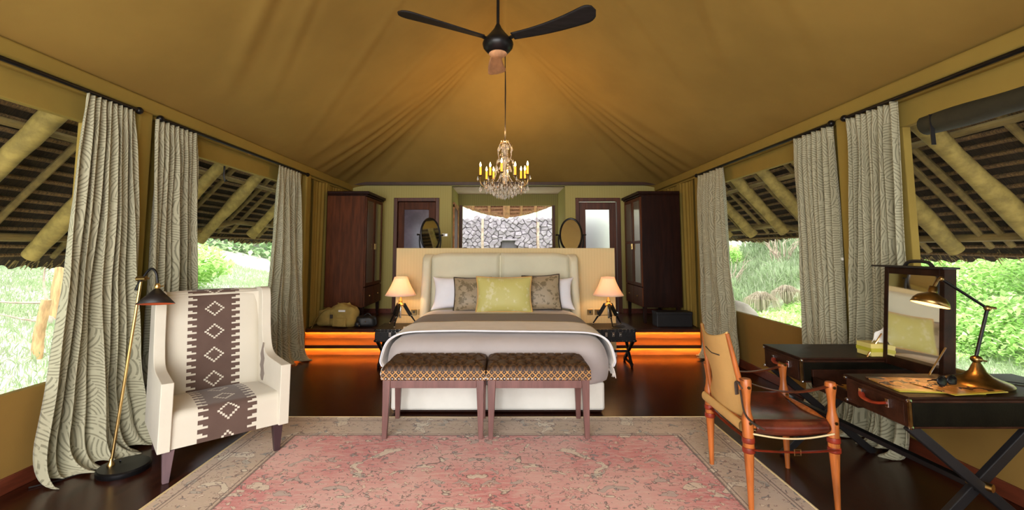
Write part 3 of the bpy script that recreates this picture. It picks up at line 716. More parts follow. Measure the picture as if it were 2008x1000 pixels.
# thatched verandah roofs on both sides
def side_roof(s, logs, thin, sag):
    rt = structure('verandah_roof')
    SL = 1.13
    def zr(d): return 1.50 + (4.52 - d) * SL                 # rafter centre line: d = distance from the room's axis
    y0, y1 = -1.0, 9.6
    def edge(y): return (4.86 if s < 0 else 4.80) - sag * min(1, max(0, (y - 5.8) / 1.2)) - .03 * math.sin(y * 2.1)
    up = .12
    def th(u, v):
        y = y0 + (y1 - y0) * v; e_ = edge(y) + .012 * math.sin(y * 31) + .02 * mnoise.noise(Vector((y * 7, 0, s)))
        d = 2.95 + (e_ - 2.95) * u; return (s * d, y, zr(d) + up + .10 + .012 * mnoise.noise(Vector((d * 9, y * 9, 0))))
    t_ = MB().grid(th, 60, 330)
    n0 = len(t_.v)
    def th2(u, v):
        p = th(1 - u * 1.0, v); return (p[0] + s * .0, p[1], p[2] + .13 * (1 if u > 0.01 else .8))
    t_.grid(th2, 12, 330)
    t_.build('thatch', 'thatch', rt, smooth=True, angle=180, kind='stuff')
    # ragged fringe of reed ends under the thatch edge
    rr = random.Random(5 + s); fg = MB()
    for k in range(1500):
        y = rr.uniform(y0, y1); d = edge(y) + rr.uniform(-.06, .0); z = zr(d) + up + rr.uniform(.07, .20); l = rr.uniform(.03, .07)
        p0 = Vector((s * (d - l * .5), y, z + l * .6)); p1 = Vector((s * (d + l * .4), y + rr.uniform(-.03, .03), z - l * .5))
        fg.bar(p0, p1, .010, .010, .004, .004)
    fg.build('reed_fringe', 'reed', rt, kind='stuff')
    bat = None; d = 3.06; k = 0
    while d < 4.74:
        m_ = MB(); yy = np.linspace(y0, y1, 40)
        if bat is None or k % 4 == 0 or d > 4.42:
            m_.tube([(s * (d + .006 * math.sin(y * 3 + k)), y, zr(d) + up + .055 + .008 * math.sin(y * 2.3 + k * 2)) for y in yy if edge(y) > d + .06], .031, 6, flat=.6)
            bat = m_.build('batten', 'batten', rt, smooth=True); base = d
        else:
            bo = bat.copy(); C.objects.link(bo); bo.location = (s * (d - base), 0, -(d - base) * SL)
        d += .072; k += 1
    for y in thin:
        MB().tube([(s * dd, y + .02 * math.sin(dd * 4), zr(dd) + .075) for dd in np.linspace(2.98, edge(y) - .22, 12)], [.034 - .0006 * i for i in range(12)], 8).jig(.006, 6, y).build('pole', 'pole_wood', rt, smooth=True)
    for i, y in enumerate(logs):
        n = 16; e_ = edge(y) - .33
        MB().tube([(s * dd, y + .015 * math.sin(dd * 3 + i), zr(dd) - .06) for dd in np.linspace(3.0, e_, n)], [.078 + .008 * math.sin(j * .8 + i) + (.0) for j in range(n)], 14).jig(.010, 5, i).build('rafter', 'log', rt, smooth=True)
    for d, r in ((3.72, .030), (4.46, .038)):
        MB().tube([(s * (d + .02 * math.sin(y * 1.7) - (sag * min(1, max(0, (y - 5.8) / 1.2)) if d > 4 else 0)), y, zr(d) + .045 + (sag * SL * min(1, max(0, (y - 5.8) / 1.2)) if d > 4 else 0)) for y in np.linspace(y0, y1, 50)], r, 8).build('purlin', 'pole_wood', rt, smooth=True)
    return rt
side_roof(-1, [-.2, .9, 1.9, 2.65, 3.46, 4.35, 5.6, 6.45, 7.6, 8.6], [.4, 1.5, 2.3, 3.08, 3.92, 4.7, 5.1, 6.0, 6.9, 7.2, 8.1], .28)
side_roof(1, [-.1, 1.0, 2.1, 2.95, 3.74, 4.52, 5.4, 6.15, 6.85, 7.75, 8.6], [.4, 1.5, 2.5, 3.3, 4.1, 4.28, 4.95, 5.75, 6.5, 7.25, 7.5, 8.2], .24)
# roof over the back terrace: underside with one big log, poles, battens, curved eave
rb = structure('terrace_roof')
def eb(x): return 11.60 - .25 * (abs(x - .05) / 1.05) ** 1.7
def zb(y): return 2.22 + (11.6 - y) * .92
def tb(u, v):
    x = -2.4 + 4.8 * v; e_ = eb(x) + .015 * mnoise.noise(Vector((x * 14, 0, 0))); y = 10.4 + (e_ - 10.4) * u; return (x, y, zb(y) + .13)
t_ = MB().grid(tb, 20, 160); t_.grid(lambda u, v: (tb(1 - u, v)[0], tb(1 - u, v)[1] + .02, tb(1 - u, v)[2] + .15 * (1 if u > .01 else -.15)), 8, 160)
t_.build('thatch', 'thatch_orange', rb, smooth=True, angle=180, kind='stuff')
for k in range(13):
    y = 10.55 + k * .088
    xs = [x for x in np.linspace(-2.3, 2.3, 60) if eb(x) > y + .05]
    if len(xs) > 2: MB().tube([(x, y, zb(y) + .085 + .006 * math.sin(x * 7 + k)) for x in xs], .02, 6).build('batten', 'batten_orange', rb, smooth=True)
for x in (-.83, -.43, .0, .37, .72, 1.2, -1.25):
    big = x == .0; xx = x + .04
    MB().tube([(xx, y, zb(y) + (.02 if big else .05)) for y in np.linspace(10.5, eb(xx) - (.12 if big else .08), 8)], .085 if big else .035, 12).jig(.006, 6, x).build('rafter', 'log_orange', rb, smooth=True)
# rough stone wall of the terrace, stone by stone
sw_ = structure('stone_wall')
def top(x): return 2.62 + .10 * mnoise.noise(Vector((x * .8, 0, 5)))
SY = 15.0
MB().box((-3.4, SY + .10, -.6), (3.4, SY + .5, 2.50)).build('mortar', 'mortar', sw_)
rr = random.Random(3); nst = 0
cw, chh = .19, .115; seeds = []
for j in range(-1, 20):
    for i in range(-18, 19): seeds.append(((i + (j % 2) * .5 + rr.uniform(-.36, .36)) * cw, .55 + (j + rr.uniform(-.36, .36)) * chh))
for (cx_, cz_) in seeds:
    if abs(cx_) > 2.45 or cz_ > top(cx_) - .06 or cz_ < .78 or (abs(cx_ - .15) < .27 and 1.42 < cz_ < 1.86): continue
    poly = [(cx_ - .3, cz_ - .3), (cx_ + .3, cz_ - .3), (cx_ + .3, cz_ + .3), (cx_ - .3, cz_ + .3)]
    for (qx, qz) in seeds:                       # clip by the bisector towards every near neighbour
        dx_, dz_ = qx - cx_, qz - cz_; dd = dx_ * dx_ + dz_ * dz_
        if dd < 1e-9 or dd > .16: continue
        out = []; lim = dd / 2 - .004 * math.sqrt(dd)
        for k in range(len(poly)):
            a, b2 = poly[k], poly[(k + 1) % len(poly)]
            da = (a[0] - cx_) * dx_ + (a[1] - cz_) * dz_ - lim; db_ = (b2[0] - cx_) * dx_ + (b2[1] - cz_) * dz_ - lim
            if da <= 0: out.append(a)
            if (da < 0) != (db_ < 0): t_ = da / (da - db_); out.append((a[0] + (b2[0] - a[0]) * t_, a[1] + (b2[1] - a[1]) * t_))
        poly = out
        if len(poly) < 3: break
    if len(poly) < 3: continue
    n = len(poly); pr = rr.uniform(.0, .05); tx_, tz_ = rr.uniform(-.03, .03), rr.uniform(-.03, .03)
    m_ = MB(); vs = [(p[0], SY + .16, p[1]) for p in poly] + [(p[0], SY + .05 - pr, p[1]) for p in poly]
    vs += [(cx_ + tx_ + (p[0] - cx_) * .84, SY + .012 - pr + rr.uniform(-.015, .015), cz_ + tz_ + (p[1] - cz_) * .82) for p in poly]
    fs = [(k, (k + 1) % n, n + (k + 1) % n, n + k) for k in range(n)] + [(n + k, n + (k + 1) % n, 2 * n + (k + 1) % n, 2 * n + k) for k in range(n)] + [tuple(range(2 * n, 3 * n))]
    m_.add(vs, fs)
    if nst < 298: m_.build('stone', 'stone', sw_); nst += 1
    else:
        if nst == 298: rest = MB(); nst += 1
        rest.add(m_.v, m_.f)
if nst > 298: rest.build('stones', 'stone', sw_, kind='stuff')
MB().box((-.10, SY + .08, 1.3), (.40, SY + .16, 1.86)).build('niche', 'niche', sw_)
MB().box((-.09, SY - .06, 1.80), (.41, SY + .12, 1.87)).build('lintel', 'stone', sw_, bevel=.02)
for i, (x, lb) in enumerate(((-.72, 'pale weathered post against the stone wall, left of its niche'), (1.08, 'pale weathered post against the stone wall, right of its niche'))):
    o = MB().tube([(0, 0, -.6), (.01, 0, .8), (-.01, 0, 1.9), (0, 0, 2.5 - i * .1)], [.055, .05, .045, .04], 10).jig(.01, 5, i).build('post', 'twig', smooth=True); o.location = (x, SY - .22, 0); tag(o, lb, 'post')
bush(2.2, 17.5, 1.5, 3.1, 5000, 'green bush above the stone wall in the right corner of the alcove window', 'leaf_pale', .16, 21)
for i in range(2):
    o = MB().tube(smooth_path([(0, 0, 0), (0, 0, .22), (.03, -.02, .30), (.12, -.05, .325), (.18, -.07, .29)]), .013, 10).build('basin_tap', 'basin_tap', smooth=True); o.location = ((-.72, 7.0, 1.2), (.60, 7.0, 1.2))[i]
    tag(o, ('dark arched basin tap just above the partition, left of the alcove window centre', 'dark arched basin tap just above the partition, right of the alcove window centre')[i], 'tap')
vc = thing('vanity_counter', 'dark washstand counter hidden behind the cream bed partition', 'counter', (0, 7.0, 0))
MB().box((-1.5, -.3, 1.15), (1.5, .28, 1.2)).build('counter_top', 'mahogany_dark', vc, bevel=.004); MB().box((-1.45, -.28, .285), (1.45, .24, 1.15)).build('cabinet_body', 'mahogany_dark', vc)
# ================================================================ curtains and rods
def curtain(label, s, xw, yt0, yt1, p0, p1, n, seed, grp, zt=2.60, spread=1.7):
    rr = random.Random(seed); fl5 = spread == 2.4; ph = [rr.uniform(0, 6.28) for _ in range(6)]; xin = xw - s * .115
    cwid = 1.5
    def fn(u, v):
        e = (.6 * v + .4 * v ** 6) if fl5 else v ** spread; tx, ty = xin, yt0 + (yt1 - yt0) * u; bx, by = p0[0] + (p1[0] - p0[0]) * u, p0[1] + (p1[1] - p0[1]) * u
        x = tx + (bx - tx) * e; y = ty + (by - ty) * e
        w = 2 * math.pi * n * u
        hd = math.exp(-(v / .07) ** 2)
        pl = math.sin(w + .5 * math.sin(3.1 * v + ph[0])) * (.024 + .020 * v) + .022 * math.sin(w * .5 + ph[1] + 1.6 * v) * min(1, v * 3) + .030 * math.sin(w * .27 + ph[2] + 2.2 * v) * v + .010 * math.sin(w * 1.9 + ph[3] + 4 * v) * (1 - hd)
        x += -s * pl * (1 - .3 * hd); y += (.010 * math.cos(w + ph[0]) + .012 * math.sin(w * .5 + ph[4])) * (1 - hd) * (1 if yt1 > yt0 else -1)
        z = zt * (1 - v) + .012 + .005 * math.sin(w * .5) * hd + .004 * hd * math.sin(w)
        if v > .9:
            q = (v - .9) / .1; z = max(.006, zt * .1 * (1 - q) ** 1.7 + .03 * q * abs(math.sin(w * .33 + ph[5]))); x += -s * (.15 if fl5 else .10) * q * q * (1 + .5 * math.sin(w * .33 + ph[5]))
        x += -s * .03 * mnoise.noise(Vector((u * 3, v * 5, seed))) * v
        return (x, y, z)
    t = thing('curtain', label, 'curtain', (0, 0, 0), 0, grp)
    m_ = MB().grid(fn, 220, 90, lambda u, v: (u * cwid + seed, v * zt)); m_.build('cloth', 'curtain', t, smooth=True, angle=180, solid=.004)
    def lin(u, v):
        p = fn(0 if True else 1, .02 + v * .96); return (p[0] + s * (.03 + .004), p[1] + (.03 if yt1 > yt0 else -.03) * u, p[2])
    return t
g1 = 'patterned curtains along the tent walls'
curtain('patterned full-length curtain behind the floor lamp, widest at its hem', -1, WL, 3.15, 3.57, (-3.03, 2.98), (-2.78, 3.74), 9, 1, g1, spread=2.4)
curtain('patterned curtain hanging just left behind the cream armchair', -1, WL, 3.80, 4.33, (-2.94, 3.80), (-2.94, 4.50), 9, 2, g1)
curtain('greyer narrow curtain between the armchair and the left steps', -1, WL, 5.91, 6.57, (-3.00, 5.80), (-2.74, 6.40), 8, 3, g1)
curtain('narrow green-grey curtain beside the right steps behind the safari chair', 1, WR, 6.81, 6.03, (2.85, 6.64), (2.87, 5.76), 8, 4, g1)
curtain('patterned curtain on the far side of the right post, above the tissue box', 1, WR, 4.53, 3.99, (2.93, 4.44), (2.92, 3.98), 8, 5, g1)
curtain('patterned curtain behind the dressing mirror, near side of the right post', 1, WR, 3.82, 3.32, (2.86, 3.94), (2.90, 3.36), 9, 6, g1)
for i, (s, xw, ya, yb, lb) in enumerate(((-1, WL, Y0 + .05, 3.62, 'black curtain rod over the nearest left window, cut by the picture edge'), (-1, WL, 3.85, 6.80, 'black curtain rod over the second left window, above the armchair'),
    (1, WR, Y0 + .05, 3.84, 'black curtain rod over the nearest right window, cut by the picture edge'), (1, WR, 4.0, 6.88, 'black curtain rod over the far right window'))):
    t = thing('curtain_rod', lb, 'curtain rod', (xw - s * .115, 0, 2.632), 0, 'curtain rods')
    MB().tube([(0, ya, 0), (0, yb, 0)], .016, 10).build('rod', 'black_metal', t, smooth=True)
    for y in (ya, yb): o = MB().ball((0, y, 0), .030, 12).build('finial', 'black_metal', t, smooth=True)
    for y in (ya + .25, (ya + yb) / 2, yb - .12):
        MB().tube([(0, y, 0), (s * .03, y, .0), (s * .10, y, .01)], .009, 8).build('bracket', 'brass', t, smooth=True)
# rolled dark canvas blind at the top of the nearest right window, with its strap
t = thing('roller_blind', 'dark rolled-up canvas blind along the top of the nearest right window', 'blind', (WR + .05, 0, 2.40))
MB().tube([(0, y, -.012 * math.sin((y + .6) * 1.2)) for y in np.linspace(-.5, 3.27, 60)], [.076 + .004 * math.sin(k * .6) for k in range(60)], 16).build('roll', 'blind', t, smooth=True)
MB().bar((-.068, 3.16, .06), (-.068, 3.155, -.16), .03, .006).build('strap', 'black_matte', t)
t = thing('window_hook', 'small dark hook hanging under the eave in the second left window', 'hook', (WL - .12, 5.15, 2.44))
MB().tube([(0, 0, .02), (0, 0, -.10), (.01, .01, -.16), (.03, .01, -.14)], .010, 8).build('hook', 'black_metal', t, smooth=True)
o = MB().box((-.012, -.03, -.012), (0, .03, .012)).build('window_latch', 'white_plastic', bevel=.003); o.location = (2.964, 4.02, 1.42); tag(o, 'small white catch on the right-hand canvas post beside the curtain', 'latch')

# ================================================================ rug
rg_ = thing('persian_rug', 'faded pink persian rug with beige border under the benches', 'rug', (-.15, 1.70, 0))
MB().grid(lambda u, v: (-1.94 + 3.88 * u + .012 * mnoise.noise(Vector((v * 8, 0, 1))) * (1 if u in (0, 1) else 0), -2.5 + 5.0 * v, .012 + .0015 * mnoise.noise(Vector((u * 9, v * 9, 0)))), 60, 80).build('pile', 'rug', rg_, smooth=True)
MB().box((-1.94, -2.5, .001), (1.94, 2.5, .0105)).build('backing', 'cream_rope', rg_)
MB().tube([(-1.945, -2.5, .009), (-1.945, 2.505, .009), (1.945, 2.505, .009), (1.945, -2.5, .009)], .009, 6).build('edge_binding', 'cream_rope', rg_)

# ================================================================ bed
BX = -.065
bed = thing('bed', 'large upholstered bed with a cream winged headboard against the low partition', 'bed', (BX, 0, 0))
MB().box((-.96, 4.335, .012), (.96, 6.40, .03)).build('plinth', 'mahogany_dark', bed)
MB().box((-.985, 4.305, .03), (.985, 6.42, .285)).build('base', 'bed_base', bed, smooth=True, bevel=.025, bseg=3)
m_ = MB().rings([(-.03, .285), (.0, .31), (.0, .60), (-.02, .635), (-.06, .655)], 0, 5.38, .97, 1.03, .10); m_.build('mattress', 'sheet', bed, smooth=True, angle=180)
def hb(x0, x1, rl, rrt):
    m_ = MB()
    def outl(t, off):
        pass
    n = 26; nu = 20
    def fn(u, v):
        x = x0 + (x1 - x0) * u; z = .28 + (1.455 - .28) * v
        zt = 1.455
        eu = min(1, u / (.06 if rl else .025), (1 - u) / (.06 if rrt else .025)); ev = min(1, v / .05, (1 - v) / .05)
        k = math.sqrt(max(0, 1 - (1 - eu) ** 2)) * math.sqrt(max(0, 1 - (1 - ev) ** 2))
        # rounded outer top corner
        if rl and u < .25 and v > .8:
            a = (.25 - u) / .25; z = z - (v - .8) / .2 * .05 * a * a
        if rrt and u > .75 and v > .8:
            a = (u - .75) / .25; z = z - (v - .8) / .2 * .05 * a * a
        return (x, 6.50 - .075 * k, z)
    m_.grid(fn, 30, 40); return m_
hb(-.985, -.005, 1, 0).build('headboard_panel', 'headboard', bed, smooth=True, angle=180)
hb(.005, .985, 0, 1).build('headboard_panel', 'headboard', bed, smooth=True, angle=180)
MB().box((-1.05, 6.495, .05), (1.05, 6.555, 1.43)).build('headboard_back', 'headboard', bed, smooth=True, bevel=.05, bseg=4)
for s in (-1, 1):
    # wing: runs from the headboard forward, deeper at mattress height
    def wf(u, v, s=s):
        z = .06 + 1.375 * v; dep = .16 + .16 * max(0, 1 - v) ** 1.2 - (.10 * max(0, (v - .9) / .1) ** 2)
        a = 2 * math.pi * u; flare = .04 * (1 - v) ** 1.5
        sx_ = .062 * math.copysign(abs(math.cos(a)) ** .7, math.cos(a)); sy_ = dep / 2 * math.copysign(abs(math.sin(a)) ** .6, math.sin(a))
        return (s * (1.0 + flare + (.03 if v < .97 else .01)) + sx_, 6.53 - dep / 2 + sy_, z)
    m_ = MB().grid(wf, 28, 26)
    o = len(m_.v); ring = [(i * 27 + 26) for i in range(28)]; m_.f.append(tuple(ring))
    m_.build('wing', 'headboard', bed, smooth=True, angle=70)
# bedding
dv = MB().rings([(.02, .262), (.045, .285), (.065, .36), (.068, .46), (.050, .55), (.02, .61), (-.03, .655), (-.10, .680), (-.22, .692)], 0, 5.03, .985, .765, .17, n=12)
dv.jig(.012, 3.0, 4).jig(.004, 9, 5)
dv = dv.build('duvet', 'duvet', smooth=True, angle=180, subd=1); dv.location = (BX, 0, 0)
tag(dv, 'pale taupe duvet covering the foot of the bed and hanging over its sides', 'duvet')
def band(y0, y1, off, hem, seed, jigg=.004):
    prof = [(1.0 + .050, hem), (1.0 + .068, .34 if hem < .34 else hem + .03), (1.0 + .074, .46), (1.0 + .055, .56), (1.0 + .018, .625), (1.0 - .05, .668), (1.0 - .14, .692), (1.0 - .28, .702), (.35, .7075), (0, .7085)]
    prof = [p for p in prof if p[1] >= hem]
    L = [(-a, z) for a, z in prof] + [(a, z) for a, z in reversed(prof[:-1])]; L = smooth_path([(a, 0, z) for a, z in L], 3); k = len(L) - 1
    def fn(u, v):
        i = min(k, int(round(u * k))); p = L[i]; sd = abs(p.x); drop = max(0, .66 - p.z)
        y = y0 + (y1 - y0) * v + .02 * math.sin(p.x * 3 + seed) * (1 - v) - .35 * drop * (1 - v * .4)
        return (p.x * (1 + off / 1.0), y, p.z + off + .004 * mnoise.noise(Vector((p.x * 4, y * 6, seed))))
    return MB().grid(fn, k, 14)
cv_ = band(4.98, 5.68, .006, .30, 2).build('coverlet', 'coverlet', smooth=True, angle=180, solid=.010); cv_.location = (BX, 0, 0)
tag(cv_, 'dark taupe coverlet band across the bed just before the pillows', 'coverlet')
th_ = thing('throw_blanket', 'cream-grey throw folded across the middle of bed, fringes at its sides', 'blanket', (BX, 0, 0))
band(4.42, 5.02, .016, .40, 3).build('cloth', 'throw', th_, smooth=True, angle=180, solid=.012)
hem = band(4.405, 4.435, .022, .40, 3).build('folded_hem', 'sheet', th_, smooth=True, angle=180, solid=.012, subd=1)
fg = MB(); rr = random.Random(4)
for s in (-1, 1):
    for k in range(44):
        y = 4.30 + k * .0135; p = Vector((s * 1.068, y, .41)); fg.tube([p, p + Vector((s * .012, rr.uniform(-.01, .01), -.05)), p + Vector((s * rr.uniform(-.01, .02), rr.uniform(-.02, .0), -.085))], [.005, .005, .003], 5)
fg.build('fringe', 'throw', th_, kind='stuff')
# sheet turned down
st_ = band(5.60, 6.12, .001, .36, 5).build('turned_sheet', 'sheet', smooth=True, angle=180, solid=.01); st_.location = (BX, 0, 0); tag(st_, 'white sheet turned down below the pillows at the head of the bed', 'sheet')

def pillow(name, label, loc, w, h, d, rx, rz, mat, piping=None, grp=None, seed=0, roll=0):
    t = bpy.data.objects.new(name, None); C.objects.link(t); tag(t, label, 'pillow' if mat == 'sheet' else 'cushion', grp); t.location = loc; t.rotation_euler = (rx, roll, rz)
    def edge(u, v):
        a, b_ = 2 * u - 1, 2 * v - 1; pk = .15 if mat == 'sheet' else .075; pin = 1 - pk * (1 - abs(a) ** 2.0) * abs(b_) ** 6 ; pin2 = 1 - pk * (1 - abs(b_) ** 2.0) * abs(a) ** 6
        return a * w / 2 * pin2, b_ * h / 2 * pin
    def side(sg):
        def fn(u, v):
            u2, v2 = (.5 - .5 * math.cos(math.pi * u)) * .55 + u * .45, (.5 - .5 * math.cos(math.pi * v)) * .55 + v * .45
            x, z = edge(u2, v2); a, b_ = 2 * u2 - 1, 2 * v2 - 1
            k = (max(0, 1 - abs(a) ** 2.6) * max(0, 1 - abs(b_) ** 2.6)) ** .55
            k *= 1 + .10 * mnoise.noise(Vector((x * 6, z * 6, seed + sg)))
            return (x, sg * d / 2 * k, z + h / 2)
        return fn
    m_ = MB().grid(side(-1), 26, 26); m_.grid(side(1), 26, 26)
    m_.build('cover', mat, t, smooth=True, angle=180)
    if piping:
        pts = []
        for k in range(80):
            q = k / 20; i = int(q); f_ = q - i; u, v = [(f_, 0), (1, f_), (1 - f_, 1), (0, 1 - f_)][i]
            x, z = edge(u, v); pts.append((x, 0, z + h / 2))
        MB().tube(pts, .011, 6, closed=True).build('piping', piping, t, smooth=True)
    return t
zb_ = .70
pillow('bed_pillow', 'white bed pillow at the left end against the headboard', (-.66, 6.15, zb_), .66, .46, .20, R(-20), 0, 'sheet', None, 'white bed pillows', 1)
pillow('bed_pillow', 'white bed pillow at the right end against the headboard', (.61, 6.15, zb_), .66, .45, .20, R(-20), 0, 'sheet', None, 'white bed pillows', 2)
pillow('cushion', 'brown floral cushion with dark piping, left of the yellow one', (-.42, 6.0, zb_), .50, .45, .16, R(-16), R(4), 'floral_brown', 'piping', 'brown floral cushions', 3)
pillow('cushion', 'brown floral cushion with dark piping, right of the yellow one', (.49, 6.02, zb_ + .01), .50, .47, .16, R(-16), R(-5), 'floral_brown', 'piping', 'brown floral cushions', 4, roll=R(-3))
pillow('cushion', 'yellow-green floral cushion in the middle of the bed', (-.01, 5.84, zb_ + .006), .72, .46, .17, R(-15), 0, 'floral_yellow', 'safari_canvas', None, 5)

# ================================================================ benches
def bench(x0, x1, label):
    cx_ = (x0 + x1) / 2; hw = (x1 - x0) / 2; t = thing('tufted_bench', label, 'bench', (cx_, 3.955, .013), 0, 'tufted benches at the bed foot')
    hd = .235; top = .452
    for sx in (-1, 1):
        for sy in (-1, 1):
            MB().bar((sx * (hw - .045 + (.012 if sx else 0)), sy * (hd - .025 + .01), 0), (sx * (hw - .04), sy * (hd - .035), top - .0), .036, .036, .062, .058, up=(0, 1, 0)).build('leg', 'bench_wood', t, bevel=.003)
    MB().box((-hw + .07, -hd + .01, top - .065), (hw - .07, -hd + .035, top - .005)).box((-hw + .07, hd - .035, top - .065), (hw - .07, hd - .01, top - .005)).box((-hw + .01, -hd + .06, top - .065), (-hw + .035, hd - .06, top - .005)).box((hw - .035, -hd + .06, top - .065), (hw - .01, hd - .06, top - .005)).build('apron', 'bench_wood', t, bevel=.003)
    px_, py_ = hw * 2 / 6.0, hd * 2 / 3.6
    pts = []
    for j in range(-1, 2):
        for i in range(-3, 4):
            x = (i + (.5 if j % 2 else 0)) * px_
            if abs(x) < hw - .07: pts.append((x, j * py_ * 1.05))
    def fn(u, v):
        a, b_ = 2 * u - 1, 2 * v - 1; x, y = a * (hw + .004), b_ * (hd + .004)
        k = (max(0, 1 - abs(a) ** 14)) ** .5 * (max(0, 1 - abs(b_) ** 9)) ** .5
        z = top + .072 + .052 * k
        for (qx, qy) in pts:
            d2 = ((x - qx) / .045) ** 2 + ((y - qy) / .04) ** 2; z -= .034 * math.exp(-d2) * k
        # pleats between neighbouring buttons
        p1 = (x / px_ + y / (py_ * 2.1)) ; p2 = (x / px_ - y / (py_ * 2.1))
        f1 = abs((p1 + .0) % 1 - .5) ; f2 = abs((p2 + .0) % 1 - .5)
        z -= .015 * (math.exp(-((.5 - f1) / .05) ** 2) + math.exp(-((.5 - f2) / .05) ** 2)) * k
        return (x, y, z)
    m_ = MB().grid(fn, 110, 50)
    sk = MB(); n_ = 24
    m2 = MB().rings([(-.004, top), (.004, top + .008), (.006, top + .04), (.003, top + .048)], 0, 0, hw, hd, .02, n=4)
    m_.build('cushion_top', 'ogee_shaded', t, smooth=True, angle=180)
    sd = MB(); L = m2.v
    pp = [(-hw, -hd), (hw, -hd), (hw, hd), (-hw, hd)]
    sd.prism([(-hw - .003, -hd - .003), (hw + .003, -hd - .003), (hw + .003, hd + .003), (-hw - .003, hd + .003)], 2, top, top + .078); sd.build('cushion_side', 'ogee', t, bevel=.004)
    bt = None
    for (x, y) in pts:
        a, b_ = x / (hw + .004), y / (hd + .004); z = fn((a + 1) / 2, (b_ + 1) / 2)[2] + .004
        if bt is None: bt = MB().ball((0, 0, 0), .012, 10, (1, 1, .6)).build('button', 'piping', t, smooth=True); bt.location = (x, y, z)
        else: c = bt.copy(); C.objects.link(c); c.location = (x, y, z)
    nl = MB(); k = int(2 * hw / .027)
    for i in range(k + 1):
        x = -hw + .008 + i * (2 * hw - .016) / k
        for y in (-hd - .004, hd + .004): nl.ball((x, y, top + .010), .0062, 6, (1, .6, 1))
    for i in range(17):
        y = -hd + .01 + i * (2 * hd - .02) / 16
        for x in (-hw - .004, hw + .004): nl.ball((x, y, top + .010), .0062, 6, (.6, 1, 1))
    nl.build('nailheads', 'chrome', t, smooth=True, kind='stuff')
bench(-.985, -.158, 'left tufted brown bench with studded edge at the foot of bed')
bench(-.145, .685, 'right tufted brown bench with studded edge at the foot of bed')

# ================================================================ bedside tables
def nightstand(x0, x1, label):
    cx_ = (x0 + x1) / 2; hw = (x1 - x0) / 2; t = thing('bedside_table', label, 'bedside table', (cx_, 6.14, 0), 0, 'trunk bedside tables')
    MB().box((-hw, -.24, .33), (hw, .24, .47)).build('trunk', 'trunk_leather', t, bevel=.008)
    MB().box((-hw - .006, -.246, .465), (hw + .006, .246, .492)).build('lid', 'trunk_leather', t, bevel=.006)
    for sx in (-1, 1):
        for sy in (-1, 1):
            for z in (.345, .475):
                MB().ball((sx * (hw - .012), sy * .232, z), .026, 10, (1, 1, .75)).build('corner_cap', 'black_metal', t, smooth=True)
            MB().bar((sx * (hw - .03), sy * .19, .33), (sx * (hw - .045), -sy * .19, .012), .035, .03, up=(1, 0, 0)).build('leg', 'black_metal', t, bevel=.003)
            c = MB().tube([(sx * (hw - .012), sy * .19, .325), (sx * (hw - .02), 0, .175)], .010, 8).build('steel_edge', 'chrome', t, smooth=True)
    MB().box((-hw + .03, -.03, .155), (hw - .03, .03, .18)).build('stretcher', 'black_metal', t, bevel=.003)
    MB().box((-hw + .03, -.20, .03), (-hw + .055, .20, .05)).build('foot_rail', 'mahogany_dark', t); MB().box((hw - .055, -.20, .03), (hw - .03, .20, .05)).build('foot_rail', 'mahogany_dark', t)
    for x in (-.09, .0, .09):
        la = MB().box((x - .016, -.262, .40), (x + .016, -.246, .455)).ball((x, -.262, .425), .011, 8).build('latch', 'chrome', t, bevel=.002)
    st = MB()
    for i in range(12):
        x = -hw + .03 + i * (2 * hw - .06) / 11
        for z in (.345, .46, .482): st.ball((x, -.248, z), .0055, 6)
    for i in range(9):
        y = -.2 + i * .05
        for z in (.345, .46, .482):
            st.ball((hw + .006, y, z), .0055, 6); st.ball((-hw - .006, y, z), .0055, 6)
    st.build('studs', 'chrome', t, smooth=True, kind='stuff')
nightstand(-1.66, -1.08, 'black studded trunk bedside table left of the bed on crossed legs')
nightstand(1.09, 1.67, 'black studded trunk bedside table right of the bed on crossed legs')
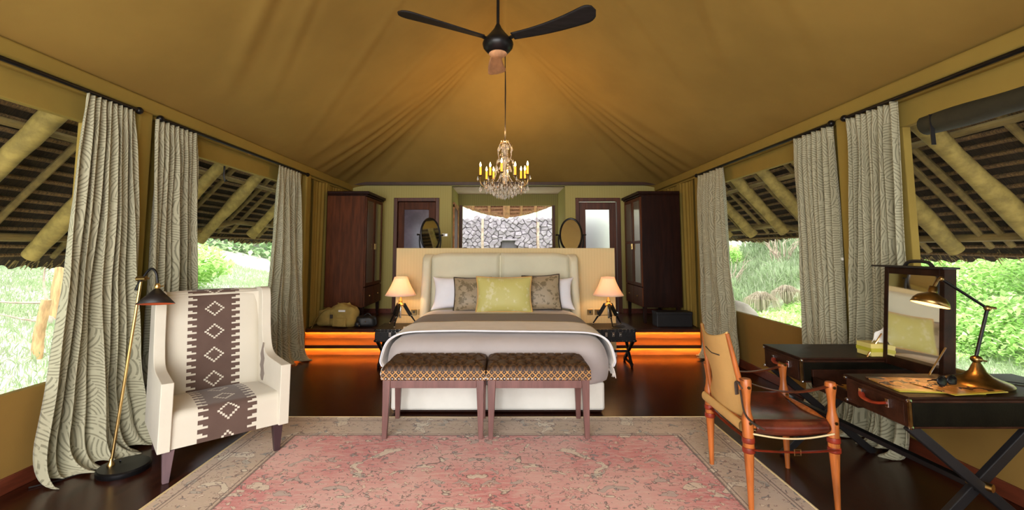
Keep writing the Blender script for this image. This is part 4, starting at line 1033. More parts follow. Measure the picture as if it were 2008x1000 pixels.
def tripod_lamp(x, y, label, rot):
    t = thing('tripod_lamp', label, 'lamp', (x, y, .492), rot, 'tripod table lamps')
    sh = MB()
    N = 40
    def sf(u, v):
        a = 2 * math.pi * u; r = .205 + (.085 - .205) * v; r *= 1 + .006 * math.cos(a * 12); r -= .012 * math.sin(math.pi * v); return (r * math.cos(a), r * math.sin(a), .40 + .245 * v)
    sh.grid(sf, 72, 8).build('lamp_shade', 'shade_fabric', t, smooth=True, angle=180, solid=.003)
    MB().tube([(.2 * math.cos(a), .2 * math.sin(a), .402) for a in np.linspace(0, 2 * math.pi, 40, endpoint=False)], .004, 6, closed=True).build('shade_rim', 'cream_rope', t)
    MB().lathe([(.0, .255), (.045, .26), (.05, .28), (.03, .295), (.022, .31), (.03, .325), (.022, .345), (.014, .36), (.012, .44)], 18).build('brass_head', 'brass', t, smooth=True)
    MB().lathe([(.010, .10), (.014, .12), (.014, .25), (.008, .27)], 12).build('centre_rod', 'chrome', t, smooth=True)
    for k in range(3):
        a = R(90 + 120 * k); d = Vector((math.cos(a), math.sin(a), 0)); p0 = d * .04 + Vector((0, 0, .285)); p1 = d * .215
        pm = p0.lerp(p1, .55); nx = d.cross(Vector((0, 0, 1)))
        lg = MB().bar(p0, pm, .046, .028, up=nx).bar(p0.lerp(p1, .5), p1 + Vector((0, 0, .02)), .024, .016, .016, .012, up=nx).build('leg', 'black_metal', t, bevel=.002)
        MB().ball(pm, .017, 8).ball(p1 + Vector((0, 0, .012)), .012, 8).tube([p0 + nx * .02, p0 - nx * .02], .007, 8).build('leg_fittings', 'chrome', lg, smooth=True)
        MB().tube([Vector((0, 0, .14)), pm], .004, 6).build('brace', 'black_metal', t)
    MB().ball((0, 0, .47), .028, 12).build('bulb', 'flame', t, smooth=True)
    lamp('lamp_light', (0, 0, .50), 4.5, (1, .58, .28), .03, t)
tripod_lamp(-1.40, 6.18, 'cream shaded tripod lamp on the left bedside table', R(172))
tripod_lamp(1.385, 6.16, 'cream shaded tripod lamp on the right bedside table', R(180))
for x, y, lb in ((-1.22, 6.02, 'small pale card on the left bedside table'),):
    o = MB().box((-.10, -.07, 0), (.10, .07, .004)).build('card', 'paper'); o.location = (x, y, .4925); o.rotation_euler = (0, 0, .2); tag(o, lb, 'card')
o = MB().tube(smooth_path([(0, 0, 0), (.06, -.06, 0), (.14, -.05, 0), (.16, .03, 0), (.05, .06, 0)]), .004, 6).build('lamp_cord', 'black_matte', smooth=True); o.location = (1.42, 6.10, .497); tag(o, 'thin black lamp cord curled on the right bedside table', 'cord')
for i, (x, lb) in enumerate(((-1.29, 'brass socket plate left of the bed, beside the lamp leg'), (-1.19, 'brass switch plate left of the bed, next to the wing'), (1.21, 'brass switch plate right of the bed, next to the wing'), (1.315, 'brass socket plate right of the bed, behind the lamp leg'))):
    o = thing('socket_plate', lb, 'socket', (x, 6.548, .62), 0, 'brass plates beside the bed'); MB().box((-.04, -.008, -.04), (.04, 0, .04)).build('plate', 'old_brass', o, bevel=.004)
    MB().box((-.012, -.014, -.016), (.012, -.008, .016)).build('rocker', 'black_matte', o)

# ================================================================ wardrobes
def wardrobe(s, label):
    xw = WL if s < 0 else WR; t = thing('wardrobe', label, 'wardrobe', (xw - s * .105, 8.12, .287), 0, 'tall dark wardrobes')
    D = .66; xf = -s * D                     # front plane x (local)
    y0, y1 = -.50, .52; zb0, zt = .26, 2.15
    def B(lo, hi): return tuple(min(a, b_) for a, b_ in zip(lo, hi)), tuple(max(a, b_) for a, b_ in zip(lo, hi))
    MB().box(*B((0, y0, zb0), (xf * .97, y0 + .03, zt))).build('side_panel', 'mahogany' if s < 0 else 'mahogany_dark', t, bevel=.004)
    MB().box(*B((0, y1 - .03, zb0), (xf * .97, y1, zt))).build('side_panel', 'mahogany', t, bevel=.004)
    MB().box(*B((0, y0 + .03, zb0), (xf * .97, y1 - .03, zb0 + .03))).box(*B((0, y0 + .03, zt - .03), (xf * .97, y1 - .03, zt))).box(*B((0, y0 + .03, zb0), (-s * .02, y1 - .03, zt))).build('body', 'mahogany_dark', t)
    MB().box(*B((s * .0, y0 - .03, zt), (xf - s * .05, y1 + .03, zt + .05))).box(*B((s * .0, y0 - .01, zt - .03), (xf - s * .02, y1 + .01, zt))).build('cornice', 'mahogany_dark', t, bevel=.01)
    for k in range(2):
        a = y0 + .01 + k * (y1 - y0 - .02) / 2; b_ = a + (y1 - y0 - .02) / 2 - .006; th = .025
        fx0, fx1 = xf * .97, xf * .97 - s * th; z0, z1 = zb0 + .34, zt - .04
        m_ = MB(); w_ = .055
        m_.box(*B((fx0, a, z0), (fx1, a + w_, z1))).box(*B((fx0, b_ - w_, z0), (fx1, b_, z1))).box(*B((fx0, a + w_, z0), (fx1, b_ - w_, z0 + w_))).box(*B((fx0, a + w_, z1 - w_), (fx1, b_ - w_, z1)))
        if s > 0: m_.box(*B((fx0, a + w_, z0 + .72), (fx1, b_ - w_, z0 + .77)))
        dr = m_.build('door', 'mahogany', t, bevel=.003)
        MB().box(*B((fx0 - s * .008, a + w_, z0 + w_), (fx0 - s * .014, b_ - w_, z1 - w_))).build('glass_pane', 'cabinet_glass', dr)
        MB().tube([(fx1 - s * .012, (b_ - .03 if k == 0 else a + .03), z0 + .62), (fx1 - s * .012, (b_ - .03 if k == 0 else a + .03), z0 + .72)], .006, 8).build('handle', 'brass', dr)
        d2 = MB().box(*B((fx0, a, zb0 + .01), (fx1, b_, zb0 + .325))).build('drawer', 'mahogany', t, bevel=.004)
        MB().ball((fx1 - s * .01, (a + b_) / 2, zb0 + .17), .014, 10).build('knob', 'brass', d2, smooth=True)
    for y in (y0 + .05, y1 - .05):
        for x in (-s * .06, xf * .93):
            MB().bar((x, y, 0), (x, y, zb0), .04, .04, .06, .06).build('leg', 'mahogany_dark', t, bevel=.004)
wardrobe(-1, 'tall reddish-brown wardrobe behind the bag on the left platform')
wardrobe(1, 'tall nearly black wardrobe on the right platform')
o = thing('luggage_box', 'black luggage box under the right wardrobe', 'box', (2.68, 7.40, .287)); MB().box((-.28, -.12, 0), (.28, .12, .22)).build('body', 'black_matte', o, bevel=.01); MB().box((-.285, -.125, .19), (.285, .125, .235)).build('lid', 'black_matte', o, bevel=.008)

# ================================================================ bags on the platform
bg_ = thing('travel_bag', 'khaki canvas travel bag slumped on the platform edge by the left wardrobe', 'bag', (-2.62, 7.36, .29), R(-6))
def sq(u, v, a, b_, c, e1=.6, e2=.7):
    th = (v - .5) * math.pi; ph = u * 2 * math.pi; f_ = lambda w, e: math.copysign(abs(w) ** e, w)
    return (a * f_(math.cos(th), e1) * f_(math.cos(ph), e2), b_ * f_(math.cos(th), e1) * f_(math.sin(ph), e2), c * f_(math.sin(th), e1))
m_ = MB().grid(lambda u, v: sq(u, v, .235, .15, .16), 48, 24).jig(.035, 6, 2).jig(.012, 18, 3).map(lambda x, y, z: (x + .06, y, max(0, z + .16 + .05 * math.exp(-((x + .02) / .1) ** 2))))
m_.build('body', 'khaki', bg_, smooth=True, angle=180)
m_ = MB().grid(lambda u, v: sq(u, v, .13, .13, .13), 32, 16).jig(.03, 9, 5).map(lambda x, y, z: (x - .20 - .35 * max(0, .10 - z) * .6, y, max(0, z * 1.1 + .14)))
m_.build('side_pocket', 'khaki', bg_, smooth=True, angle=180)
def rim(u, v):
    a = 2 * math.pi * u; r = .075 * (1 + .25 * math.sin(3 * a)); return (.02 + r * math.cos(a) * 1.2 + .02 * math.sin(v * 3), .02 + r * math.sin(a) * .7, .29 + .07 * v + .006 * math.sin(a * 5))
MB().grid(rim, 40, 5).jig(.010, 9, 2).build('open_flap', 'khaki', bg_, smooth=True, angle=180, solid=.006)
MB().box((-.04, -.153, .17), (.07, -.148, .20)).build('label', 'paper', bg_).location = (.08, -.012, .075)
MB().box((0, -.012, 0), (.045, 0, .06)).build('badge', 'piping', bg_).location = (-.10, -.150, .14)
o = MB().grid(lambda u, v: (-.05 + .22 * u, -.172 + .006 * math.sin(u * 9), .02 + .13 * v), 10, 6).jig(.006, 12, 3).build('front_pocket', 'khaki', bg_, smooth=True, solid=.02)
MB().tube(smooth_path([(-.05, -.10, .30), (-.18, -.14, .27), (-.30, -.16, .16), (-.36, -.20, .02), (-.375, -.245, -.04)]), .028, 8, flat=.25).build('strap', 'khaki', bg_, smooth=True)
cbg = thing('camera_bag', 'small black camera bag beside the khaki travel bag', 'bag', (-2.20, 7.34, .289), R(8))
MB().grid(lambda u, v: sq(u, v, .15, .10, .085, .5, .6), 36, 18).jig(.02, 8, 4).map(lambda x, y, z: (x, y, max(0, z + .085))).build('body', 'camera_bag', cbg, smooth=True, angle=180)
MB().ball((-.12, -.09, .05), .045, 14).build('lens', 'camera_bag', cbg, smooth=True); MB().ball((.0, -.105, .09), .010, 8).ball((-.09, -.13, .03), .012, 8).build('buckle', 'chrome', cbg, smooth=True)
MB().tube(smooth_path([(.10, 0, .12), (.02, .02, .20), (-.08, 0, .14)]), .008, 6).build('strap', 'camera_bag', cbg, smooth=True)
o = MB().box((-.14, -.06, 0), (.14, .06, .004)).build('paper_sheet', 'paper'); o.location = (-1.72, 7.8, .30); o.rotation_euler = (R(8), 0, R(-12)); tag(o, 'white sheet of paper on the platform behind the left tripod lamp', 'paper')

# ================================================================ oval mirrors behind the partition
def oval(x, rz, tilt, label):
    t = thing('oval_mirror', label, 'mirror', (x, 7.02, 1.2), rz, 'oval mirrors above the partition')
    a, b_ = .165, .255; cz = .53
    fr_ = MB().tube([(a * math.cos(q), math.sin(q) * b_ * math.sin(tilt), cz + b_ * math.sin(q)) for q in np.linspace(0, 2 * math.pi, 48, endpoint=False)], .016, 8, closed=True).build('frame', 'black_metal', t, smooth=True)
    MB().lathe([(.001, -.004), (1, -.004), (1, .004), (.001, .004)], 48, Matrix.Translation((0, 0, cz)) @ Matrix.Rotation(R(90) - tilt, 4, 'X') @ Matrix.Diagonal((a, b_, 1, 1))).build('glass', 'mirror', t)
    for s in (-1, 1):
        MB().tube(smooth_path([(s * (a + .02), 0, cz), (s * (a + .022), 0, cz - .12), (s * (a - .01), 0, cz - .26), (s * .06, 0, .12)]), .011, 8).build('bracket', 'black_metal', t, smooth=True)
        MB().tube([(s * a, 0, cz), (s * (a + .05), 0, cz)], .010, 8).ball((s * (a + .055), 0, cz), .016, 8).build('pivot_knob', 'black_metal', t, smooth=True)
    MB().lathe([(.0, .0), (.11, .0), (.11, .015), (.03, .03), (.018, .06), (.018, .14)], 20).build('base', 'black_metal', t, smooth=True)
    return t
oval(-1.15, R(40), R(3), 'black oval tilting mirror above the partition, left of the chandelier')
oval(1.02, R(-8), R(15), 'black oval tilting mirror above the partition, right of the chandelier')
# ================================================================ armchair
ac = thing('armchair', 'cream high-backed armchair with a brown geometric stripe down its middle', 'armchair', (-2.17, 3.54, 0), R(42.8))
hw = .375
# seat block with a crowned top, rolling over to the front
def seatf(u, v):
    x = (-1 + 2 * u) * (hw - .045); t = v
    if t < .62: q = t / .62; y = .26 - q * .56; z = .405 + .035 * q + .028 * math.sin(q * math.pi) * (1 - (2 * u - 1) ** 4)
    elif t < .74: a = (t - .62) / .12 * math.pi / 2; y = -.30 - .055 * math.sin(a); z = .44 - .055 * (1 - math.cos(a))
    else: q = (t - .74) / .26; y = -.355 - .004 * q; z = .385 - q * .175
    return (x, y, z)
MB().grid(seatf, 30, 60).build('seat', 'kilim', ac, smooth=True, angle=180)
MB().box((-hw + .04, -.33, .205), (hw - .04, .30, .38)).build('seat_frame', 'chair_cream', ac)
def backf(u, v):
    x = (-1 + 2 * u) * (hw - .04); z = .38 + .775 * v; y = .19 + .14 * v ** 1.1; cr = math.sqrt(max(0, 1 - abs(2 * u - 1) ** 6))
    y -= .035 * cr * min(1, (1 - v) / .04 + .2)
    return (x, y, z + (.012 * (1 - (2 * u - 1) ** 2) if v > .99 else 0))
bk = MB().grid(backf, 30, 50)
def topf(u, v):
    p = backf(u, 1); a = v * math.pi * .5; return (p[0], p[1] + .10 * v, p[2] + .012 * math.sin(v * math.pi))
bk.grid(topf, 30, 6); bk.build('backrest', 'kilim', ac, smooth=True, angle=180)
MB().prism([(.20, .24), (.36, .24), (.47, 1.15), (.30, 1.15)], 0, -hw + .04, hw - .04).build('back_shell', 'chair_cream', ac, bevel=.01)
for s in (-1, 1):
    prof = smooth_path([(p[0], 0, p[1]) for p in [(-.38, .205), (-.382, .40), (-.385, .625)]], 3)
    up = smooth_path([(-.385, 0, .640), (-.20, 0, .645), (-.02, 0, .655), (.08, 0, .70), (.14, 0, .82), (.17, 0, .98), (.19, 0, 1.12), (.23, 0, 1.175), (.34, 0, 1.18), (.46, 0, 1.165)], 5)
    dn = [(.46, 1.16), (.42, .8), (.37, .205)]
    poly = [(p.x, p.z) for p in prof] + [(p.x, p.z) for p in up] + dn
    x0, x1 = (hw - .05, hw + .02) if s > 0 else (-hw - .02, -hw + .05)
    MB().prism(poly, 0, x0, x1).build('wing_arm', 'chair_cream', ac, smooth=True, bevel=.016, bseg=3, angle=50)
    # zig-zag dark patch on the inside of the arm
    if s > 0:
        zz = [(.06, .44), (.10, .44), (.13, .47), (.12, .52), (.15, .55), (.13, .60), (.15, .64), (.12, .69), (.09, .74), (.07, .66), (.04, .62), (.06, .56), (.03, .5)]
        MB().prism(zz, 0, x0 - .003, x0 + .002).build('arm_pattern', 'coverlet', ac)
for x, y, mt in ((-.33, -.325, 'chair_leg'), (.33, -.325, 'chair_leg_shaded'), (-.32, .30, 'chair_leg_shaded'), (.32, .30, 'chair_leg_shaded')):
    sx = 1 if x > 0 else -1; MB().bar((x + sx * .005, y + (.05 if y > 0 else -.0), 0), (x, y, .207), .036, .036, .066, .062, up=(0, 1, 0)).build('leg', mt, ac, bevel=.003)

# ================================================================ floor lamp
fl_ = thing('floor_lamp', 'leaning brass reading lamp with a black cone shade beside the armchair', 'floor lamp', (-2.60, 3.24, 0))
MB().lathe([(0, 0), (.148, 0), (.152, .012), (.152, .030), (.142, .040), (0, .043)], 48).build('base', 'black_metal', fl_, smooth=True)
b0 = Vector((-.075, -.02, .04)); b1 = Vector((.012, .02, 1.285))
MB().tube([b0, b1], .0095, 12).build('pole', 'brass', fl_, smooth=True)
MB().lathe([(.022, 0), (.022, .012), (.012, .03), (.010, .05)], 16, Matrix.Translation(b0)).build('collar', 'brass', fl_, smooth=True)
MB().tube([b1 + Vector((-.03, 0, .01)), b1 + Vector((.035, 0, .012))], .017, 12).tube([b1 + Vector((.03, 0, .012)), b1 + Vector((.055, 0, .012))], .007, 8).build('swivel_joint', 'old_brass', fl_, smooth=True)
MB().tube([b1 + Vector((-.0, .0, 0)), b1 + Vector((-.028, 0, -.07))], [.012, .014], 10).build('counter_grip', 'black_metal', fl_, smooth=True)
ar = smooth_path([b1 + Vector((.015, 0, .02)), b1 + Vector((.045, 0, .065)), b1 + Vector((.075, 0, .080)), b1 + Vector((.105, 0, .05)), b1 + Vector((.118, 0, -.02))])
MB().tube(ar, .0085, 10).build('curved_arm', 'black_metal', fl_, smooth=True)
hp = b1 + Vector((.120, 0, -.058))
MB().lathe([(.010, -.01), (.016, 0), (.018, .02), (.010, .035)], 14, Matrix.Translation(hp)).tube([hp + Vector((.01, 0, .01)), hp + Vector((.04, 0, .018))], .005, 8).build('shade_holder', 'brass', fl_, smooth=True)
sh = MB().lathe([(.018, -.005), (.113, -.108)], 40, Matrix.Translation(hp) @ Matrix.Rotation(R(-9), 4, 'X') @ Matrix.Rotation(R(-4), 4, 'Y'), cap=False).build('lamp_shade', 'lamp_shade_black', fl_, smooth=True, solid=.003)
MB().lathe([(.016, -.012), (.1105, -.1085)], 40, Matrix.Translation(hp) @ Matrix.Rotation(R(-9), 4, 'X') @ Matrix.Rotation(R(-4), 4, 'Y'), cap=False).build('shade_lining', 'shade_inner', sh, smooth=True)
MB().ball(hp + Vector((0, 0, -.055)), .022, 12).build('bulb', 'white_plastic', fl_, smooth=True)
o = MB().tube(smooth_path([(-2.66, 3.28, .05), (-2.72, 3.33, .008), (-2.80, 3.30, .007), (-2.88, 3.12, .007), (-3.0, 3.0, .007)]), .005, 6).build('lamp_cord', 'black_matte', smooth=True); tag(o, 'black cord trailing from the floor lamp base towards the curtain', 'cord')

# ================================================================ ceiling fan
fan = thing('ceiling_fan', 'black three-bladed ceiling fan hanging from the tent ridge', 'fan', (-.048, 3.05, 2.93))
MB().tube([(0, 0, .10), (0, 0, 1.75)], .011, 12).build('down_rod', 'black_metal', fan, smooth=True)
MB().lathe([(0, -.068), (.050, -.068), (.080, -.055), (.102, -.028), (.108, -.004), (.104, .012), (.088, .034), (.060, .066), (.030, .105), (.014, .14)], 36).build('motor_housing', 'black_metal', fan, smooth=True)
MB().lathe([(0, -.088), (.05, -.086), (.064, -.074), (.060, -.068)], 30).build('bottom_cap', 'log_orange', fan, smooth=True)
def blade(ang, mat):
    a = R(ang)
    def fn(u, v):
        r = .115 + .585 * u; w = .034 + .050 * u ** 1.3; 
        if u > .86: w *= math.sqrt(max(0, 1 - ((u - .86) / .14) ** 2))
        t = (v - .5) * 2 * w; pitch = R(-13); z = .03 + .035 * u * u + t * math.sin(pitch); return (r, t * math.cos(pitch) + .018 * math.sin(u * math.pi), z)
    m_ = MB().grid(fn, 40, 8); m_.map(lambda x, y, z: (x * math.cos(a) - y * math.sin(a), x * math.sin(a) + y * math.cos(a), z))
    b_ = m_.build('blade', mat, fan, smooth=True, angle=180, solid=.009)
    p = Vector((math.cos(a), math.sin(a), 0)); MB().bar(p * .085 + Vector((0, 0, .02)), p * .15 + Vector((0, 0, .036)), .030, .010).build('blade_iron', 'black_metal', b_)
blade(206, 'fan_wood'); blade(332, 'fan_wood'); blade(91, 'log_orange')  # third blade coloured orange to stand for lamplight on its underside

# ================================================================ chandelier
ch = thing('chandelier', 'crystal chandelier with glowing candle bulbs above the bed', 'chandelier', (0, 6.2, 2.20))
MB().tube([(0, 0, .80), (.012, 0, 1.5), (.0, 0, 2.2)], .006, 8).tube([(.012, 0, .85), (.0, 0, 1.4), (.01, 0, 2.2)], .0035, 6).build('hanging_cord', 'black_matte', ch, smooth=True)
MB().lathe([(.0, .10), (.05, .12), (.10, .15), (.07, .18), (.03, .20), (.045, .26), (.055, .32), (.03, .38), (.022, .44), (.05, .50), (.055, .56), (.025, .62), (.03, .68), (.055, .72), (.035, .76), (.012, .80)], 24).build('stem', 'crystal', ch, smooth=True)
MB().lathe([(.0, .165), (.10, .165), (.11, .185), (.04, .20)], 24).lathe([(.03, .58), (.05, .59), (.03, .60)], 20).lathe([(.02, .76), (.045, .78), (.02, .80)], 20).build('metal_hubs', 'old_brass', ch, smooth=True)
def drop(m_, p, h, w):
    v = [(p[0], p[1], p[2])] + [(p[0] + w * math.cos(a), p[1] + w * math.sin(a), p[2] - h * .62) for a in (0, 1.047, 2.094, 3.14, 4.19, 5.236)] + [(p[0], p[1], p[2] - h)]
    m_.add(v, [(0, k + 1, (k + 1) % 6 + 1) for k in range(6)] + [(7, (k + 1) % 6 + 1, k + 1) for k in range(6)])
rr = random.Random(2); NA = 10
for k in range(NA):
    a = 2 * math.pi * (k + .3) / NA; d = Vector((math.cos(a), math.sin(a), 0)); ra = .34 if k % 2 else .285; zc_ = .30 if k % 2 else .27
    arm = MB().tube(smooth_path([d * .05 + Vector((0, 0, .19)), d * .16 + Vector((0, 0, .13)), d * (ra * .82) + Vector((0, 0, .15)), d * ra + Vector((0, 0, .22)), d * ra + Vector((0, 0, zc_))]), .0075, 8).lathe([(.008, 0), (.032, .01), (.034, .016), (.012, .012)], 14, Matrix.Translation(d * ra + Vector((0, 0, zc_)))).build('arm', 'old_brass', ch, smooth=True)
    MB().lathe([(.0145, 0), (.0145, .115), (.006, .12)], 12, Matrix.Translation(d * ra + Vector((0, 0, zc_ + .014)))).build('candle', 'candle', arm, smooth=True)
    MB().lathe([(.001, 0), (.011, .012), (.013, .028), (.007, .048), (.001, .066)], 10, Matrix.Translation(d * ra + Vector((0, 0, zc_ + .132)))).build('flame_bulb', 'flame', arm, smooth=True)
    m_ = MB(); q = d * (ra + .035) + Vector((0, 0, zc_ + .005)); drop(m_, q, .075, .014); q2 = d * (ra + .0) + Vector((0, 0, .17)); drop(m_, q2, .095, .024); m_.tube([q2 + Vector((0, 0, .04)), q2], .002, 4)
    m_.build('crystal_pendant', 'crystal', ch)
    # upper branches with drops
    if k % 2 == 0:
        for zz, rr_ in ((.74, .10), (.56, .115), (.44, .15)):
            m_ = MB().tube(smooth_path([d * .02 + Vector((0, 0, zz - .04)), d * rr_ * .6 + Vector((0, 0, zz + .05)), d * rr_ + Vector((0, 0, zz + .01))], 4), .004, 6); m_.build('scroll', 'old_brass', ch, smooth=True)
            m_ = MB(); drop(m_, d * rr_ + Vector((0, 0, zz)), .085, .016); m_.build('crystal_pendant', 'crystal', ch)
m_ = MB()
for ring_, (rad, z, n, h, w) in enumerate(((.275, .19, 30, .07, .013), (.24, .165, 26, .075, .014), (.20, .14, 22, .08, .015), (.155, .115, 18, .085, .015), (.11, .09, 13, .085, .016), (.06, .075, 8, .08, .016), (.0, .07, 1, .09, .018))):
    for i in range(n):
        a = 2 * math.pi * (i + .5 * (ring_ % 2)) / n; drop(m_, (rad * math.cos(a), rad * math.sin(a), z + rr.uniform(-.008, .008)), h, w); m_.ball((rad * math.cos(a), rad * math.sin(a), z + .008), .006, 6)
for i in range(70):
    a = rr.uniform(0, 6.28); z = rr.uniform(.25, .74); r_ = .05 + .03 * math.sin(z * 20) + rr.uniform(0, .02); drop(m_, (r_ * math.cos(a), r_ * math.sin(a), z), .05, .010)
for k in range(8):
    a = 2 * math.pi * (k + .5) / 8; d = Vector((math.cos(a), math.sin(a), 0))
    for (r0, z0, r1, z1, sg_) in ((.05, .80, .085, .56, .03), (.085, .56, .13, .34, .02), (.13, .34, .27, .20, -.03)):
        for i in range(11):
            t_ = i / 10; p_ = d * (r0 + (r1 - r0) * t_ + sg_ * math.sin(math.pi * t_)) + Vector((0, 0, z0 + (z1 - z0) * t_)); m_.ball(p_, .0075, 6)
m_.build('crystal_drops', 'crystal', ch, kind='stuff')
lamp('candle_light', (0, 0, .95), 24, (1, .56, .22), .10, ch)

# ================================================================ safari chair (faces the dressing table)
sc_ = thing('safari_chair', 'teak campaign chair with tan canvas back and dark leather seat at the dressing table', 'chair', (1.68, 3.02, .0), 0)
P = {('r', 'n'): (-.262, -.27), ('f', 'n'): (.235, -.27), ('r', 'f'): (-.235, .29), ('f', 'f'): (.275, .26)}
def post(x, y, h, name='leg'):
    prof = [(.014, 0), (.017, .10), (.021, .20), (.028, .33), (.031, .345), (.031, .52), (.022, .555), (.019, .60), (.024, .655), (.030, .69), (.031, h - .012), (.026, h)]
    return MB().lathe(prof, 16, Matrix.Translation((x, y, 0))).build(name, 'teak', sc_, smooth=True, angle=35)
H_ = {('r', 'n'): .745, ('f', 'n'): .725, ('r', 'f'): .71, ('f', 'f'): .70}
for k_, (x, y) in P.items():
    lg = post(x, y, H_[k_])
    MB().tube([(x, y - .036, .50), (x, y + .036, .50)], .009, 8).tube([(x, y - .036, .70), (x, y + .036, .70)], .009, 8).build('bolt', 'old_brass', lg, smooth=True)
    MB().lathe([(.033, .385), (.034, .39), (.034, .41), (.033, .415)], 16, Matrix.Translation((x, y, 0)), cap=False).lathe([(.033, .33), (.034, .335), (.034, .355), (.033, .36)], 16, Matrix.Translation((x, y, 0)), cap=False).build('strap_loop', 'red_strap', lg, smooth=True, solid=.002)
rn, fn_, rf, ff = [Vector((*P[k_], 0)) for k_ in (('r', 'n'), ('f', 'n'), ('r', 'f'), ('f', 'f'))]
Z = lambda v, z: v + Vector((0, 0, z))
# turned rails
for a, b_ in ((rn, fn_), (rf, ff), (rn, rf), (fn_, ff)):
    pts = [Z(a.lerp(b_, t), .475) for t in np.linspace(0, 1, 13)]; rs = [.011 + .014 * math.sin(math.pi * t) for t in np.linspace(0, 1, 13)]
    MB().tube(pts, rs, 12).build('rail', 'teak', sc_, smooth=True)
# leather seat, sagging, wrapped over the side rails
def sf(u, v):
    a = rn.lerp(fn_, .06 + .88 * u); b_ = rf.lerp(ff, .06 + .88 * u); p = a.lerp(b_, v); sag = .045 * math.sin(math.pi * v) * (.6 + .4 * math.sin(math.pi * u)); return (p.x, p.y, .508 - sag)
MB().grid(sf, 24, 30).build('seat', 'brown_leather', sc_, smooth=True, angle=180, solid=.006)
def sw2(u, v):
    a = rn.lerp(fn_, .07 + .86 * u); q = a + Vector((0, -.032 * math.sin(v * math.pi) - .002, 0)); return (q.x, q.y, .508 - .07 * v - .018 * math.sin(math.pi * u) * v)
MB().grid(sw2, 24, 10).build('seat_side', 'brown_leather', sc_, smooth=True, angle=180, solid=.005)
MB().grid(lambda u, v: (lambda q: (q[0], rf.lerp(ff, .07 + .86 * u).y + .032 * math.sin(v * math.pi) + .002, q[2]))((rf.lerp(ff, .07 + .86 * u).x, 0, .508 - .07 * v)), 16, 8).build('seat_side', 'brown_leather', sc_, smooth=True, angle=180, solid=.005)
def ur(u, v):
    a = rn.lerp(fn_, u); b_ = rf.lerp(ff, u); p = a.lerp(b_, v); return (p.x, p.y, .465 - .045 * math.sin(math.pi * u) ** .8 - .02 * math.sin(math.pi * v))
MB().grid(ur, 16, 16).build('seat_sling', 'safari_canvas', sc_, smooth=True, angle=180, solid=.004)
MB().tube([Z(rn.lerp(fn_, t), .445 - .03 * math.sin(math.pi * t)) - Vector((0, .03, 0)) for t in np.linspace(.03, .97, 14)], .005, 6).build('rope', 'cream_rope', sc_, smooth=True)
# canvas back: two stiles pivoting on the rear posts, cloth stretched between
bn0, bn1 = Z(rn, .50) + Vector((.03, .035, 0)), Vector((-.345, -.235, 1.01)); bf0, bf1 = Z(rf, .46) + Vector((.01, -.03, 0)), Vector((-.275, .275, .985))
for a, b_ in ((bn0, bn1), (bf0, bf1)): MB().tube([a, a.lerp(b_, .5), b_ - (b_ - a) * .02], [.013, .016, .012], 10).build('back_stile', 'teak', sc_, smooth=True)
def bf(u, v):
    a = bf0.lerp(bf1, v); b_ = bn0.lerp(bn1, v); w = -.008 + 1.016 * u; p = a.lerp(b_, w)
    if .15 < v < .60:
        k = math.sin((v - .15) / .45 * math.pi) * .07; p = p + (Vector((0, -1, 0)) * k * max(0, 1 - u * 3) + Vector((0, 1, 0)) * k * max(0, 1 - (1 - u) * 3) * .5)
    z = p.z - (.050 * math.sin(math.pi * u) ** .8 if v > .5 else 0) * ((v - .5) * 2 if v > .5 else 0)
    return (p.x - .035 * math.sin(math.pi * u), p.y, z)
bkc = MB().grid(bf, 28, 34).build('canvas_back', 'safari_canvas', sc_, smooth=True, angle=180, solid=.012)
q0, q1 = Vector(bf(.28, .76)), Vector(bf(.74, .72)); off = Vector((.009, 0, 0))
MB().tube([q0 + off, q0.lerp(q1, .5) + off + Vector((-.004, 0, -.012)), q1 + off], .004, 6, flat=.4).tube([q0 - off * 1.2, q0.lerp(q1, .5) - off * 1.2 + Vector((-.004, 0, -.012)), q1 - off * 1.2], .004, 6).build('slot', 'piping', bkc)
def lr(u, v):
    a = Z(rf, 0).lerp(Z(rn, 0), u); ang = 2 * math.pi * v; return (a.x - .035 + .018 * math.cos(ang), a.y, .475 + .030 * math.sin(ang) - .0)
MB().grid(lr, 6, 16).build('rolled_hem', 'safari_canvas', sc_, smooth=True, angle=180)
# leather arm straps
for a, b_, za, zb2 in ((rn, fn_, .728, .708), (rf, ff, .69, .69)):
    pts = [Z(a.lerp(b_, t), za + (zb2 - za) * t - .050 * math.sin(math.pi * t) ** .9) for t in np.linspace(-.06, 1.04, 18)]
    MB().tube(pts, .022, 10, flat=.16).build('arm_strap', 'brown_leather', sc_, smooth=True)
for a, b_, z in ((rn, fn_, .355), (rf, ff, .36), (rn, rf, .40), (fn_, ff, .40)):
    off = Vector((0, -.034, 0)) if a is rn and b_ is fn_ else Vector((0, 0, 0))
    pts = [Z(a.lerp(b_, t), z - .012 * math.sin(math.pi * t)) + off for t in np.linspace(0, 1, 10)]
    m_ = MB().tube(pts, .015, 8, flat=.22); m_.build('lower_strap', 'red_strap', sc_, smooth=True)
bp = Z(rn.lerp(fn_, .52), .343) + Vector((0, -.040, 0)); MB().tube([bp + Vector(v) for v in ((-.018, 0, -.016), (.018, 0, -.016), (.018, 0, .016), (-.018, 0, .016))], .0035, 6, closed=True).build('buckle', 'old_brass', sc_)
MB().tube(smooth_path([Z(rn, .60) + Vector((-.035, .0, .08)), Z(rn, .56) + Vector((-.03, -.03, .0)), Z(rn, .50) + Vector((.02, -.036, .0)), Z(rn, .47) + Vector((.08, -.03, 0))]), .012, 8, flat=.3).build('back_strap', 'piping', sc_, smooth=True)
MB().tube([Z(ff, .42) + Vector((-.12, -.12, -.09)), Z(ff, .42) + Vector((-.02, -.02, .03))], .008, 6, flat=.4).build('strap_tail', 'cream_rope', sc_)
